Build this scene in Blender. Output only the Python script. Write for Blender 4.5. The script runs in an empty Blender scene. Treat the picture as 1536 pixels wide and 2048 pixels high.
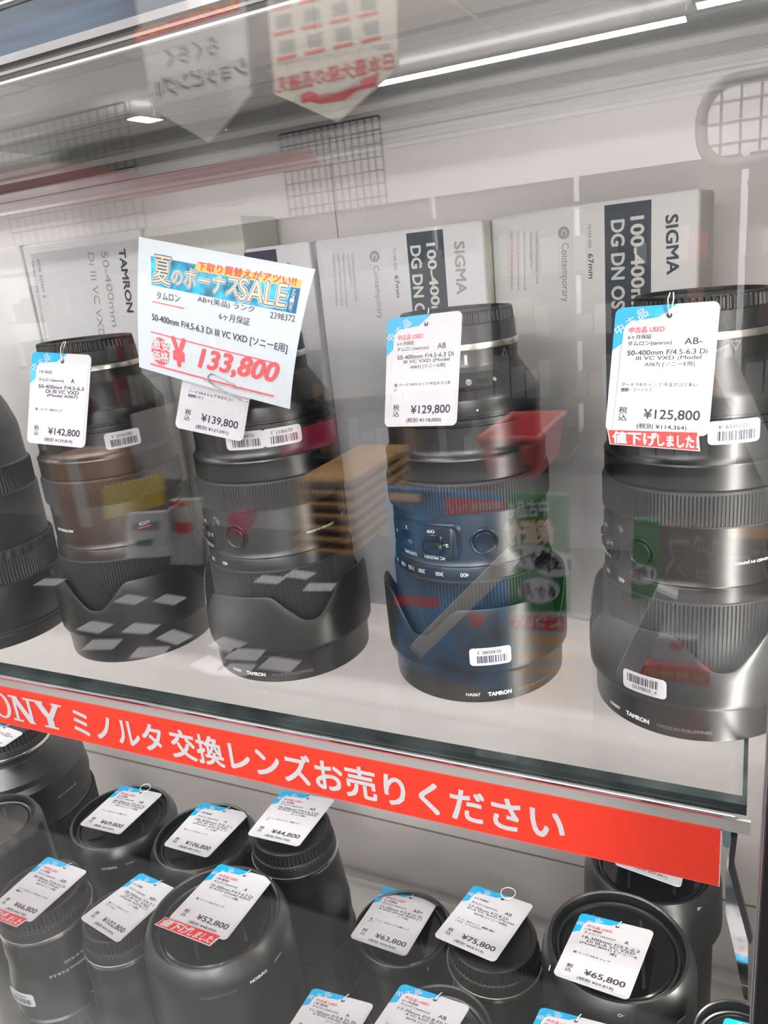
import bpy, math, random
from mathutils import Vector, Matrix
random.seed(7)
S = bpy.context.scene
COL = S.collection
PI = math.pi
R_ = math.radians

# ------------------------------------------------------------------ camera
F_PX, CX, CY = 1545.0, 768.0, 1024.0
CAM = Vector((0.0, 0.0, 0.218))
_l = Vector((-2510 - CX, 872 - CY, F_PX)).normalized()
_d = Vector((1275 - CX, 5900 - CY, F_PX)); _d -= _l * _d.dot(_l); _d.normalize()
AX, AZ = -_l, -_d
AY = AZ.cross(AX)                       # world axes written in camera axes (right, down, forward)
W2 = Matrix((AX, AY, AZ))               # camera -> world


def ray(px, py):
    return W2 @ Vector(((px - CX) / F_PX, (py - CY) / F_PX, 1.0))


def at(px, py, axis, val):
    """the point where the sight line of a photo pixel meets the plane axis = val (measuring the photo)"""
    r = ray(px, py)
    return CAM + r * ((val - CAM[axis]) / r[axis])


cd = bpy.data.cameras.new('camera'); cam = bpy.data.objects.new('camera', cd); COL.objects.link(cam)
right, down, fwd = W2 @ Vector((1, 0, 0)), W2 @ Vector((0, 1, 0)), W2 @ Vector((0, 0, 1))
m = Matrix((right, -down, -fwd)).transposed().to_4x4(); m.translation = CAM
cam.matrix_world = m
cd.sensor_fit = 'VERTICAL'; cd.sensor_height = 24.0; cd.lens = F_PX / 2048 * 24.0
cd.clip_start = 0.01; cd.clip_end = 50
S.camera = cam

# ------------------------------------------------------------------ light and exposure
S.view_settings.view_transform = 'Standard'
S.view_settings.look = 'None'
S.view_settings.gamma = 1.0
S.view_settings.use_curve_mapping = False
S.view_settings.exposure = -0.08
WORLD = 0.25
w = bpy.data.worlds.new('world'); S.world = w; w.use_nodes = True
bg = w.node_tree.nodes['Background']
bg.inputs[0].default_value = (1.0, 0.97, 0.95, 1); bg.inputs[1].default_value = WORLD


def area(name, loc, target, sx, sy, power, color=(1, 1, 1)):
    d = bpy.data.lights.new(name, 'AREA'); d.shape = 'RECTANGLE'; d.size = sx; d.size_y = sy
    d.energy = power; d.color = color
    o = bpy.data.objects.new(name, d); COL.objects.link(o); o.location = loc
    o.rotation_euler = (Vector(target) - Vector(loc)).to_track_quat('-Z', 'Y').to_euler()
    return o


# the shop's open ceiling tubes: (x, y, length, power, turn); the first three are the ones seen mirrored at the top
YM = 2 * 0.182                        # a thing seen in the glass at depth y stands at YM - y
LZ = 1.58
LIGHTS = []
for (p0, p1, p_) in (((750, 170), (1372, 38), 170), ((442, 262), (594, 272), 60), ((265, 236), (312, 243), 60)):
    q0, q1 = at(*p0, 2, LZ), at(*p1, 2, LZ); d_ = q1 - q0
    LIGHTS.append(((q0.x + q1.x) / 2, YM - (q0.y + q1.y) / 2, d_.length, p_, math.atan2(-d_.y, d_.x)))
for x_, y_, p_ in ((-2.6, -0.12, 24), (-0.95, -0.12, 20), (0.75, -0.12, 12), (-3.4, -2.3, 45), (-1.0, -2.3, 45), (1.2, -2.3, 40), (1.9, -3.8, 110), (2.4, -5.2, 190), (0.2, -5.6, 190)):
    LIGHTS.append((x_, y_, 1.25, p_, 0.0))
for (x_, y_, l_, p_, r_) in LIGHTS:
    for z_, sg, k_ in ((LZ, 0, 1.0), (LZ + .05, PI, .5)):
        o = area('tube_light', (x_, y_, z_), (x_, y_, 0), l_, 0.16, p_ * k_, (1.0, 0.99, 0.985))
        o.rotation_euler = (sg, 0, r_)
# upright LED strip in the front right corner of the cabinet
area('strip_light', (0.0300, 0.300, 0.02), (-.30, .40, 0.02), 0.010, 0.52, 0.6, (1.0, 0.97, 0.91)).rotation_euler = (PI / 2, 0, R_(80))
# added outward lamp, unseen on top of the cabinet, to brighten the goods facing it
area('added_cornice_light', (-0.75, 0.10, 1.05), (-0.75, -1.1, .25), 1.6, 0.06, 42, (1.0, 0.99, 0.985))
# added fill light hidden behind the red sign, to brighten the lower compartment
area('added_bar_light', (-0.50, 0.2950, -0.0125), (-.5, .46, -.22), 0.96, 0.005, 0.76, (1.0, 0.985, 0.96))
S.cycles.max_bounces = 10; S.cycles.transparent_max_bounces = 24; S.cycles.glossy_bounces = 5
S.cycles.caustics_reflective = False; S.cycles.caustics_refractive = False
S.cycles.sample_clamp_indirect = 4.0
S.cycles.use_denoising = True


# ------------------------------------------------------------------ materials
def mat(name, col, rough=0.5, metal=0.0, spec=0.5, noise=None, bump=None, emit=0.0, coat=0.0):
    mt = bpy.data.materials.new(name); mt.use_nodes = True
    nt = mt.node_tree; p = nt.nodes['Principled BSDF']
    p.inputs['Base Color'].default_value = (*col, 1); p.inputs['Roughness'].default_value = rough
    p.inputs['Metallic'].default_value = metal; p.inputs['Specular IOR Level'].default_value = spec
    p.inputs['Coat Weight'].default_value = coat
    if emit:
        p.inputs['Emission Color'].default_value = (*col, 1); p.inputs['Emission Strength'].default_value = emit
    if noise or bump:
        tc = nt.nodes.new('ShaderNodeTexCoord')
        mp = nt.nodes.new('ShaderNodeMapping'); nt.links.new(tc.outputs['Object'], mp.inputs[0])
        n = nt.nodes.new('ShaderNodeTexNoise'); nt.links.new(mp.outputs[0], n.inputs['Vector'])
        n.inputs['Detail'].default_value = 4
        if noise:                           # (scale, colour variation, stretch)
            n.inputs['Scale'].default_value = noise[0]
            if len(noise) > 2: mp.inputs['Scale'].default_value = noise[2]
            r = nt.nodes.new('ShaderNodeValToRGB'); nt.links.new(n.outputs[0], r.inputs[0])
            k = noise[1]
            r.color_ramp.elements[0].position = 0.3; r.color_ramp.elements[1].position = 0.7
            r.color_ramp.elements[0].color = (*[c * (1 - k) for c in col], 1)
            r.color_ramp.elements[1].color = (*[min(1, c * (1 + k)) for c in col], 1)
            nt.links.new(r.outputs[0], p.inputs['Base Color'])
        if bump:
            n2 = nt.nodes.new('ShaderNodeTexNoise'); nt.links.new(tc.outputs['Object'], n2.inputs['Vector'])
            n2.inputs['Scale'].default_value = bump[0]
            b = nt.nodes.new('ShaderNodeBump'); b.inputs['Strength'].default_value = bump[1]; b.inputs['Distance'].default_value = 0.0004
            nt.links.new(n2.outputs[0], b.inputs['Height']); nt.links.new(b.outputs[0], p.inputs['Normal'])
    return mt


def pane(name, tint=(1, 1, 1), f0=0.045):
    """thin clear sheet: see-through, with a mirror reflection that grows towards grazing view"""
    mt = bpy.data.materials.new(name); mt.use_nodes = True
    nt = mt.node_tree; nt.nodes.clear(); N = nt.nodes.new; L = nt.links.new
    out = N('ShaderNodeOutputMaterial'); mix = N('ShaderNodeMixShader'); L(mix.outputs[0], out.inputs[0])
    tr = N('ShaderNodeBsdfTransparent'); tr.inputs[0].default_value = (*tint, 1)
    gl = N('ShaderNodeBsdfGlossy'); gl.inputs['Roughness'].default_value = 0.0
    g = N('ShaderNodeNewGeometry')
    dot = N('ShaderNodeVectorMath'); dot.operation = 'DOT_PRODUCT'
    L(g.outputs['Incoming'], dot.inputs[0]); L(g.outputs['Normal'], dot.inputs[1])
    ab = N('ShaderNodeMath'); ab.operation = 'ABSOLUTE'; L(dot.outputs['Value'], ab.inputs[0])
    om = N('ShaderNodeMath'); om.operation = 'SUBTRACT'; om.inputs[0].default_value = 1; L(ab.outputs[0], om.inputs[1])
    pw = N('ShaderNodeMath'); pw.operation = 'POWER'; L(om.outputs[0], pw.inputs[0]); pw.inputs[1].default_value = 5
    ma = N('ShaderNodeMath'); ma.operation = 'MULTIPLY_ADD'; L(pw.outputs[0], ma.inputs[0])
    ma.inputs[1].default_value = 1 - f0; ma.inputs[2].default_value = f0
    L(ma.outputs[0], mix.inputs[0]); L(tr.outputs[0], mix.inputs[1]); L(gl.outputs[0], mix.inputs[2])
    return mt


M = dict(
    glass=pane('front_glass', (1, 1, 1), 0.068),
    shelf_glass=pane('shelf_glass', (0.985, 0.992, 0.985), 0.04),
    teal=mat('glass_edge', (0.038, 0.052, 0.050), 0.12, noise=(40, .5)),
    teal_light=mat('glass_rear_edge', (0.33, 0.39, 0.37), 0.2),
    panel=mat('white_back_panel', (0.755, 0.715, 0.70), 0.55, noise=(6, .02)),
    panel_side=mat('white_side_panel', (0.86, 0.83, 0.78), 0.5),
    base=mat('grey_white_base', (0.80, 0.775, 0.72), 0.45),
    line=mat('grey_seam', (0.25, 0.24, 0.21), 0.5),
    alu=mat('aluminium_rail', (0.52, 0.54, 0.55), 0.35, 0.6, noise=(9, .25, (1, 1, 60))),
    alu_light=mat('pale_rail_lip', (0.78, 0.78, 0.77), 0.35),
    chrome=mat('chrome', (0.86, 0.86, 0.87), 0.1, 1.0, bump=(60, .25)),
    darkrail=mat('dark_rail', (0.035, 0.032, 0.03), 0.35),
    bluerail=mat('dark_blue_rail', (0.025, 0.055, 0.095), 0.3, 0.0, noise=(14, .8, (1, 1, 14))),
    holder=mat('clear_holder', (0.42, 0.42, 0.40), 0.3),
    frame=mat('black_door_frame', (0.005, 0.0045, 0.005), 0.5, spec=.15),
    frame_lip=mat('frame_lip', (0.42, 0.40, 0.42), 0.35),
    satin=mat('satin_black', (0.0085, 0.009, 0.0095), 0.34, spec=1.0, bump=(2600, .05)),
    satin2=mat('hood_black', (0.0085, 0.009, 0.0095), 0.34, spec=1.0, bump=(3000, .05)),
    gloss=mat('gloss_black', (0.008, 0.008, 0.0085), 0.14),
    rubber=mat('rubber_black', (0.024, 0.024, 0.025), 0.5),
    cap=mat('cap_black', (0.014, 0.014, 0.015), 0.42, bump=(2200, .15)),
    panelblack=mat('switch_black', (0.014, 0.014, 0.015), 0.3),
    steel=mat('mount_metal', (0.80, 0.76, 0.68), 0.28, 1.0),
    chromemount=mat('bright_mount', (0.86, 0.84, 0.80), 0.22, 1.0),
    white=mat('white_print', (0.82, 0.82, 0.80), 0.5),
    greyprint=mat('grey_print', (0.20, 0.20, 0.20), 0.5),
    midprint=mat('mid_grey', (0.36, 0.36, 0.36), 0.5),  # mid grey for print, goods and the painted rib glints
    paper=mat('white_card', (0.70, 0.695, 0.725), 0.42),
    label=mat('white_label', (0.71, 0.705, 0.735), 0.36),
    cyan=mat('cyan_print', (0.0, 0.42, 0.78), 0.4),
    ink=mat('dark_ink', (0.035, 0.033, 0.06), 0.5),
    inkline=mat('pale_ink', (0.55, 0.55, 0.58), 0.5),
    redink=mat('red_ink', (0.80, 0.04, 0.06), 0.5),
    pinkred=mat('pinkish_red_ink', (0.80, 0.115, 0.125), 0.5),
    red=mat('red_sign', (0.88, 0.045, 0.018), 0.34, spec=0.6),
    redsticker=mat('red_sticker', (0.78, 0.03, 0.025), 0.4),
    sheet=mat('sale_paper', (0.68, 0.735, 0.785), 0.5),
    orange=mat('orange_print', (0.95, 0.50, 0.12), 0.5),
    peach=mat('peach_print', (0.95, 0.62, 0.38), 0.5),
    skyblue=mat('blue_photo_print', (0.02, 0.36, 0.62), 0.45, noise=(110, .85)),
    deepblue=mat('deep_blue_print', (0.01, 0.13, 0.30), 0.5),
    wire=mat('steel_wire', (0.45, 0.45, 0.45), 0.25, 1.0),
    string=mat('white_string', (0.85, 0.85, 0.83), 0.6),
    boxwhite=mat('box_white', (0.62, 0.61, 0.595), 0.42),
    boxcool=mat('box_cool_white', (0.56, 0.555, 0.57), 0.42),
    boxgrey=mat('box_grey', (0.33, 0.33, 0.33), 0.45),
    boxtan=mat('box_tan', (0.58, 0.55, 0.49), 0.5), stored=mat('stored_carton', (0.90, 0.83, 0.77), 0.55), storedpink=mat('stored_carton_pale', (0.88, 0.83, 0.82), 0.5),
    boxdark=mat('box_band', (0.045, 0.060, 0.075), 0.3),
    cardboard=mat('cardboard', (0.34, 0.15, 0.06), 0.7, noise=(5, .2)),
    shopfloor=mat('shop_floor', (0.30, 0.30, 0.295), 0.4), ceil=mat('shop_ceiling', (0.85, 0.83, 0.82), 0.7), shopwall=mat('shop_wall', (0.80, 0.78, 0.77), 0.6),
    salmon=mat('faded_red_cloth', (0.55, 0.20, 0.19), 0.6),
    cream=mat('cream_cloth', (0.85, 0.78, 0.68), 0.6), ltgrey=mat('light_grey', (0.55, 0.55, 0.55), 0.5), posterblue=mat('poster_blue', (0.02, 0.20, 0.45), 0.4, noise=(16, .95)),
    green=mat('sign_green', (0.02, 0.25, 0.06), 0.4), brown=mat('sign_brown', (0.13, 0.085, 0.065), 0.5), magenta=mat('magenta', (0.55, 0.01, 0.10), 0.5),
    yellow=mat('yellow_cloth', (0.65, 0.48, 0.06), 0.6), ochre=mat('ochre', (0.48, 0.25, 0.05), 0.6, noise=(12, .3)), redplastic=mat('red_plastic', (0.72, 0.05, 0.05), 0.35),
    led=mat('led_cover', (1.0, 0.93, 0.80), 0.5, emit=1.2),
    sage=mat('pale_box_edge', (0.52, 0.52, 0.46), 0.5),
)

# ------------------------------------------------------------------ mesh building
_tc = {}


def glyphs(body, bold=0.0, shear=0.0):
    """outline of a line of text as flat polygons, scaled to cap height about 0.7 and x from 0"""
    k = (body, bold, shear)
    if k not in _tc:
        cu = bpy.data.curves.new('writing', 'FONT'); cu.body = body; cu.size = 1; cu.resolution_u = 3
        cu.offset = bold; cu.shear = shear
        o = bpy.data.objects.new('writing', cu); COL.objects.link(o)
        dg = bpy.context.evaluated_depsgraph_get()
        me = bpy.data.meshes.new_from_object(o.evaluated_get(dg))
        vs = [(v.co.x, v.co.y) for v in me.vertices]; fs = [tuple(p.vertices) for p in me.polygons]
        bpy.data.objects.remove(o); bpy.data.curves.remove(cu); bpy.data.meshes.remove(me)
        x0, x1 = min(v[0] for v in vs), max(v[0] for v in vs)
        y0, y1 = min(v[1] for v in vs), max(v[1] for v in vs)
        _tc[k] = (vs, fs, x0, x1, y0, y1)
    return _tc[k]


class MB:
    def __init__(s):
        s.v, s.f, s.mi, s.mats = [], [], [], []

    def m(s, name):
        if name not in s.mats: s.mats.append(name)
        return s.mats.index(name)

    def add(s, vs, fs, mt):
        b = len(s.v); k = s.m(mt)
        s.v += [tuple(v) for v in vs]
        for f in fs:
            s.f.append(tuple(b + i for i in f)); s.mi.append(k)

    def box(s, lo, hi, mt, bev=0.0):
        x0, y0, z0 = lo; x1, y1, z1 = hi
        if bev <= 0:
            vs = [(x, y, z) for z in (z0, z1) for y in (y0, y1) for x in (x0, x1)]
            s.add(vs, [(0, 2, 3, 1), (4, 5, 7, 6), (0, 1, 5, 4), (2, 6, 7, 3), (0, 4, 6, 2), (1, 3, 7, 5)], mt); return
        rings = []
        for z, e in ((z0, bev), (z0 + bev, 0), (z1 - bev, 0), (z1, bev)):
            r = []
            for cx, cy, sx, sy in ((x1, y1, -1, -1), (x0, y1, 1, -1), (x0, y0, 1, 1), (x1, y0, -1, 1)):
                a0 = {(-1, -1): 0, (1, -1): 90, (1, 1): 180, (-1, 1): 270}[(sx, sy)]
                for k in range(4):
                    a = R_(a0 + 30 * k); rr = bev
                    r.append((cx + sx * (bev + e * .0) + math.cos(a) * (rr - e * .6), cy + sy * bev + math.sin(a) * (rr - e * .6), z))
            rings.append(r)
        n = 16; vs = sum(rings, []); fs = []
        for j in range(3):
            for i in range(n): fs.append((j * n + i, j * n + (i + 1) % n, (j + 1) * n + (i + 1) % n, (j + 1) * n + i))
        fs.append(tuple(range(n))[::-1]); fs.append(tuple(range(3 * n, 4 * n)))
        s.add(vs, fs, mt)

    def lathe(s, prof, mt, segs=96, teeth=0, depth=0.0, flat=(), cap0=False, cap1=False, z0=0.0):
        """prof: (r, z) list from bottom to top; rows listed in 'teeth rows' are cut by grooves"""
        n = teeth * 4 if teeth else segs
        vs = []
        for j, pr in enumerate(prof):
            r, z = pr[0], pr[1]; cut = teeth and len(pr) > 2 and pr[2]
            for i in range(n):
                a = 2 * PI * i / n
                rr = r - (depth if cut and i % 4 in (2, 3) else 0)
                vs.append((rr * math.cos(a), rr * math.sin(a), z + z0))
        fs = []
        for j in range(len(prof) - 1):
            for i in range(n):
                fs.append((j * n + i, j * n + (i + 1) % n, (j + 1) * n + (i + 1) % n, (j + 1) * n + i))
        if cap0: fs.append(tuple(range(n))[::-1])
        if cap1: fs.append(tuple(range((len(prof) - 1) * n, len(prof) * n)))
        s.add(vs, fs, mt)

    def tube(s, pts, r, mt, n=8, closed=False):
        pts = [Vector(p) for p in pts]; N = len(pts); vs = []; fs = []
        up = Vector((0.3, 0.2, 0.93))
        for i, p in enumerate(pts):
            a = pts[(i - 1) % N] if closed or i > 0 else p; b = pts[(i + 1) % N] if closed or i < N - 1 else p
            t = (b - a).normalized(); u = t.cross(up)
            if u.length < 1e-4: u = t.cross(Vector((1, 0, 0)))
            u.normalize(); v = t.cross(u)
            for k in range(n):
                q = 2 * PI * k / n; vs.append(p + (u * math.cos(q) + v * math.sin(q)) * r)
        for i in range(N if closed else N - 1):
            for k in range(n):
                j = (i + 1) % N
                fs.append((i * n + k, i * n + (k + 1) % n, j * n + (k + 1) % n, j * n + k))
        if not closed: fs += [tuple(range(n))[::-1], tuple(range((N - 1) * n, N * n))]
        s.add(vs, fs, mt)

    def prism(s, poly, fn, t0, t1, mt):
        """poly (a, b) outline; fn(a, b, t) -> point; extruded from t0 to t1"""
        n = len(poly)
        vs = [fn(a, b, t0) for a, b in poly] + [fn(a, b, t1) for a, b in poly]
        fs = [tuple(range(n))[::-1], tuple(range(n, 2 * n))] + [(i, (i + 1) % n, n + (i + 1) % n, n + i) for i in range(n)]
        s.add(vs, fs, mt)

    def poly(s, pts, fn, t, mt):
        s.add([fn(a, b, t) for a, b in pts], [tuple(range(len(pts)))], mt)

    def text(s, body, fn, a, b, h, mt, t=0.0002, width=None, align='l', bold=0.0, shear=0.0, rot=0.0, full=True):
        """writing laid on the surface fn(a, b, t): a runs right, b runs up; h is the height of the body, width squeezes to fit"""
        vs, fs, x0, x1, y0, y1 = glyphs(body, 0.0, shear)
        sy = h / (y1 - y0) if full else h / 0.73
        sx = sy if width is None else width / (x1 - x0)
        wd = (x1 - x0) * sx
        ox = {'l': 0, 'c': -wd / 2, 'r': -wd}[align]
        oy = -y0 * sy if full else 0
        c, n = math.cos(rot), math.sin(rot); out = []
        k = bold
        c8 = [(0, 0)] + ([(k * math.cos(q * PI / 4), k * math.sin(q * PI / 4)) for q in range(8)] if bold >= .03 else [(k * .8, k * .8), (-k * .8, k * .8), (-k * .8, -k * .8), (k * .8, -k * .8)] if bold else [])
        for i, (dx, dy) in enumerate(c8):
            out = []
            for x, y in vs:
                p, q = (x + dx - x0) * sx + ox, (y + dy) * sy + oy
                out.append(fn(a + p * c - q * n, b + p * n + q * c, t + i * .000012))
            s.add(out, fs, mt)

    def build(s, name, parent=None, smooth=35):
        me = bpy.data.meshes.new(name); me.from_pydata(s.v, [], s.f)
        for k in s.mats: me.materials.append(M[k])
        me.polygons.foreach_set('material_index', s.mi)
        me.validate(); me.update()
        if smooth:
            me.polygons.foreach_set('use_smooth', [True] * len(me.polygons))
            me.set_sharp_from_angle(angle=R_(smooth))
        o = bpy.data.objects.new(name, me); COL.objects.link(o)
        if parent: o.parent = parent
        return o


def tag(o, label=None, cat=None, group=None, kind=None):
    if label: o['label'] = label
    if cat: o['category'] = cat
    if group: o['group'] = group
    if kind: o['kind'] = kind
    return o


def thing(name, label, cat, loc=(0, 0, 0), rz=0.0, group=None):
    o = bpy.data.objects.new(name, None); COL.objects.link(o); o.empty_display_size = 0.01
    o.location = loc; o.rotation_euler = (0, 0, rz)
    return tag(o, label, cat, group)


def share(o, parent, name=None):
    c = o.copy(); COL.objects.link(c); c.parent = parent
    return c


def cyl(r, ang0, z0, flip=False):
    """surface of a barrel: a = distance round it (right as seen from outside), b = height; ang0 in degrees from the front"""
    sg = -1 if flip else 1

    def fn(a, b, t):
        th = R_(ang0 - 90) + sg * a / r
        rr = r + t
        return (rr * math.cos(th), rr * math.sin(th), z0 + sg * b)
    return fn


def rrect(w, h, r, n=5, cx=0.0, cy=0.0):
    pts = []
    for qx, qy, a0 in ((w / 2 - r, h / 2 - r, 0), (-w / 2 + r, h / 2 - r, 90), (-w / 2 + r, -h / 2 + r, 180), (w / 2 - r, -h / 2 + r, 270)):
        for k in range(n + 1):
            a = R_(a0 + 90 * k / n); pts.append((cx + qx + r * math.cos(a), cy + qy + r * math.sin(a)))
    return pts


def patch(mb, fn, w, h, r, t0, t1, mt, nx=14, bev=0.0):
    """a rounded rectangle plate that follows a curved surface (w along a, h along b), with its rim wall"""
    cols = []
    for i in range(nx + 1):
        # columns crowd towards the rounded ends
        u = i / nx; a = -w / 2 + w * (0.5 - 0.5 * math.cos(PI * u))
        e = max(0.0, abs(a) - (w / 2 - r)); hh = h / 2 - (r - math.sqrt(max(0, r * r - e * e)))
        cols.append((a, hh))
    vs, fs = [], []
    for a, hh in cols:
        ai = a * (1 - 2 * bev / w); hi = max(hh - bev, 1e-5)
        vs += [fn(a, -hh, t0), fn(ai, -hi, t1), fn(ai, hi, t1), fn(a, hh, t0)]
    for i in range(len(cols) - 1):
        q, k = 4 * i, 4 * i + 4
        fs += [(q, k, k + 1, q + 1), (q + 1, k + 1, k + 2, q + 2), (q + 2, k + 2, k + 3, q + 3)]
    fs += [(0, 1, 2, 3), (4 * nx, 4 * nx + 3, 4 * nx + 2, 4 * nx + 1)]
    mb.add(vs, fs, mt)


# ------------------------------------------------------------------ the cabinet
YG, YF, YB = 0.180, 0.2866, 0.4755      # front glass, upper shelf front edge, upper shelf rear edge
XL, XR = -1.25, 0.036
ZF = -0.297
cab = thing('display_cabinet', 'glass-fronted display cabinet with white back panel and black door frame', 'cabinet', (0, 0.33, ZF))
cab_off = Vector((0, -0.33, -ZF))


def cpart(mb, name, parent=cab, smooth=0):
    mb.v = [(x, y - 0.33, z - ZF) for x, y, z in mb.v]
    return mb.build(name, parent, smooth)


b = MB(); b.box((XL, YB + .0025, -0.9), (XR + .02, YB + .016, 1.0), 'panel')
b.box((XL, YB + .0019, -0.2284), (XR, YB + .0026, -0.2270), 'line')
xs_ = at(742, 1100, 1, YB).x; b.box((xs_ - .0004, YB + .0019, .002), (xs_ + .0004, YB + .0026, .285), 'holder'); cpart(b, 'back_panel')
b = MB(); b.box((XR, YG + .012, -0.9), (XR + .014, YB + .0025, 1.0), 'panel_side'); cpart(b, 'side_panel')
b = MB(); b.box((XL, YG + .012, ZF - .02), (XR, YB + .0025, ZF), 'base'); cpart(b, 'base_panel')
b = MB(); b.box((XL, YB - .006, ZF), (XR, YB + .0022, ZF + .0068), 'chrome'); cpart(b, 'rear_rail')
b = MB(); b.box((XL, YG, -0.9), (0.0068, YG + .004, 1.0), 'glass'); cpart(b, 'front_glass')
b = MB(); b.box((0.0072, YG - .006, -0.9), (0.075, YG + .012, 1.0), 'frame'); b.box((0.0066, YG + .004, -0.9), (0.0072, YG + .012, 1.0), 'frame_lip')
cpart(b, 'door_frame')
b = MB()
b.box((XL, YB - .0005, 0.2885), (XR, YB + .0025, 0.3020), 'alu'); b.box((XL, YB - .0025, 0.2865), (XR, YB + .0025, 0.2885), 'alu_light')
b.box((XL, YB - .0015, 0.3035), (XR, YB + .0025, 0.3085), 'darkrail'); b.box((XL, YB - .0012, 0.2955), (XR, YB - .0004, 0.2962), 'line'); cpart(b, 'support_rail')

# ------------------------------------------------------------------ the shop behind the viewer, seen mirrored in the front glass
ZC_, ZFL = 1.70, -1.25
def shell(name, lo, hi, mt):
    b = MB(); b.box(lo, hi, mt); o = b.build(name, None, 0); o['kind'] = 'structure'; return o
shell('floor', (-6.5, -6.3, ZFL - .03), (3.6, .6, ZFL), 'shopfloor')
shell('ceiling', (-6.5, -6.3, ZC_), (3.6, .6, ZC_ + .05), 'ceil')
shell('wall_far', (-6.5, -6.35, ZFL), (3.6, -6.3, ZC_), 'shopwall')
shell('wall_left', (-6.55, -6.3, ZFL), (-6.5, .6, ZC_), 'shopwall')
shell('wall_right', (3.6, -6.3, ZFL), (3.65, .6, ZC_), 'shopwall')
for i, (x_, y_, l_, p_, r_) in enumerate(LIGHTS):
    t = thing('ceiling_lamp', 'white hanging tube lamp of the shop, mirrored in the glass', 'lamp', (x_, y_, LZ + .01), r_, 'shop ceiling lamps')
    b = MB(); b.box((-l_ / 2 - .03, -.03, 0), (l_ / 2 + .03, .03, .035), 'ceil', .004); b.build('housing', t, 40)
    for x0 in (-l_ / 2, l_ / 2):
        b = MB(); b.box((x0 - .004, -.004, .034), (x0 + .004, .004, ZC_ - LZ - .01), 'alu_light'); b.build('hanger', t, 40)
t = thing('added_cornice_lamp', 'added long fill lamp, unseen on top of the cabinet, facing the shop', 'lamp', (-.75, .115, 1.06))  # fixture of the added fill lamp, out of view
b = MB(); b.box((-.82, -.01, 0), (.82, .03, .04), 'ceil', .004); b.build('housing', t, 40)
b = MB(); b.box((-.8, .02, -.06), (.8, .065, 0.001), 'ceil'); b.build('mount', t, 40)
t = thing('added_light_bar', 'added slim fill light under the shelf edge, hidden behind the red sign', 'light bar', (-.5, .2920, -.0125))  # fixture of the added fill bar, covered by the sign
b = MB(); b.box((-.485, -.0022, -.0050), (.485, .0020, .0068), 'alu_light'); b.build('bar', t, 0)
t = thing('light_strip', 'cream LED light strip in the front right corner of the cabinet', 'light strip', (.0335, .3005, .02))
b = MB(); b.box((-.0022, -.0045, -.265), (.0024, .0045, .265), 'led', .0005); b.build('strip', t, 40)


class Board:
    """upright panel facing the cabinet; spots are given where the glass shows them"""
    def __init__(s, name, label, cat, yv, px, mt, th=.012, group=None, poly=None):
        s.yv = yv; q = [at(x, y, 1, yv) for x, y in px]; c = sum(q, Vector()) / len(q)
        s.c = Vector((c.x, YM - yv, c.z)); s.root = thing(name, label, cat, s.c, 0, group)
        s.fn = lambda a, b_, t: (-a, t, b_)
        s.mb = MB(); s.mb.prism([s.ab(*p) for p in px], s.fn, -th, 0, mt)
    def ab(s, px, py):
        q = at(px, py, 1, s.yv); return -(q.x - s.c.x), q.z - s.c.z
    def area(s, px, mt, t=.0006): s.mb.poly([s.ab(*p) for p in px], s.fn, t, mt)
    def words(s, body, p0, p1, hpx, mt, bold=0.0, t=.0016):
        """p0 -> p1: start and end of the base line as the glass shows it (writing runs to the left there)"""
        a0, b0 = s.ab(*p0); a1, b1 = s.ab(*p1); k = abs(s.ab(p0[0], p0[1] - 10)[1] - b0) / 10
        s.mb.text(body, s.fn, a0, b0, hpx * k, mt, t, math.hypot(a1 - a0, b1 - b0), rot=math.atan2(b1 - b0, a1 - a0), bold=bold)
    def done(s, nm='panel'): s.mb.build(nm, s.root, 0); return s


bd = Board('hanging_pennant', 'cream hanging pennant with red Japanese writing and ribbon', 'pennant', 1.25, [(526, -120), (549, 188), (677, 245), (797, 135), (786, -190)], 'cream', .004)
bd.words('日本最大級の品揃え', (788, 138), (556, 186), 34, 'pinkred', .02)
bd.words('初級デジカメからクラシックカメラまで', (780, 96), (556, 136), 12, 'boxgrey')
for r_, (y_, n_) in enumerate(((72, 4), (22, 4), (-30, 4))):
    for k in range(4):
        x_ = 742 - k * 56 - r_ * 6; yy = y_ + k * 12
        bd.area([(x_ - 16, yy - 26), (x_ + 14, yy - 32), (x_ + 17, yy - 6), (x_ - 14, yy)], 'midprint'); bd.area([(x_ - 20, yy + 8), (x_ + 20, yy - 1), (x_ + 20, yy + 7), (x_ - 20, yy + 16)], 'redink')
bd.area([(600, 190), (620, 182), (640, 190), (690, 180), (720, 160), (760, 145), (752, 172), (716, 180), (690, 200), (640, 208), (618, 202), (606, 208)][::-1], 'redink')
bd.words('業界 200店以上', (724, 172), (636, 200), 12, 'label', .02, .002); bd.done()
bd = Board('hanging_pennant', 'grey hanging pennant with white edge and outlined Japanese writing', 'pennant', 1.25, [(262, -60), (305, 218), (420, 287), (504, 190), (480, -130)], 'ltgrey', .004)
bd.area([(268, 66), (480, -2), (480, 20), (270, 86)][::-1], 'redink'); bd.words('カメラのことなら', (478, 18), (274, 80), 24, 'orange', .03)
bd.area([(450, 40), (486, 30), (500, 188), (466, 226)], 'label', .0005)
for tx, p0, p1, hh in (('らくらく', (438, 108), (336, 134), 36), ('ショッピング!!', (496, 150), (318, 196), 40)):
    bd.words(tx, p0, p1, hh, 'label', .09, .0012); bd.words(tx, p0, p1, hh, 'boxdark', .03, .002)
bd.done()

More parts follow.
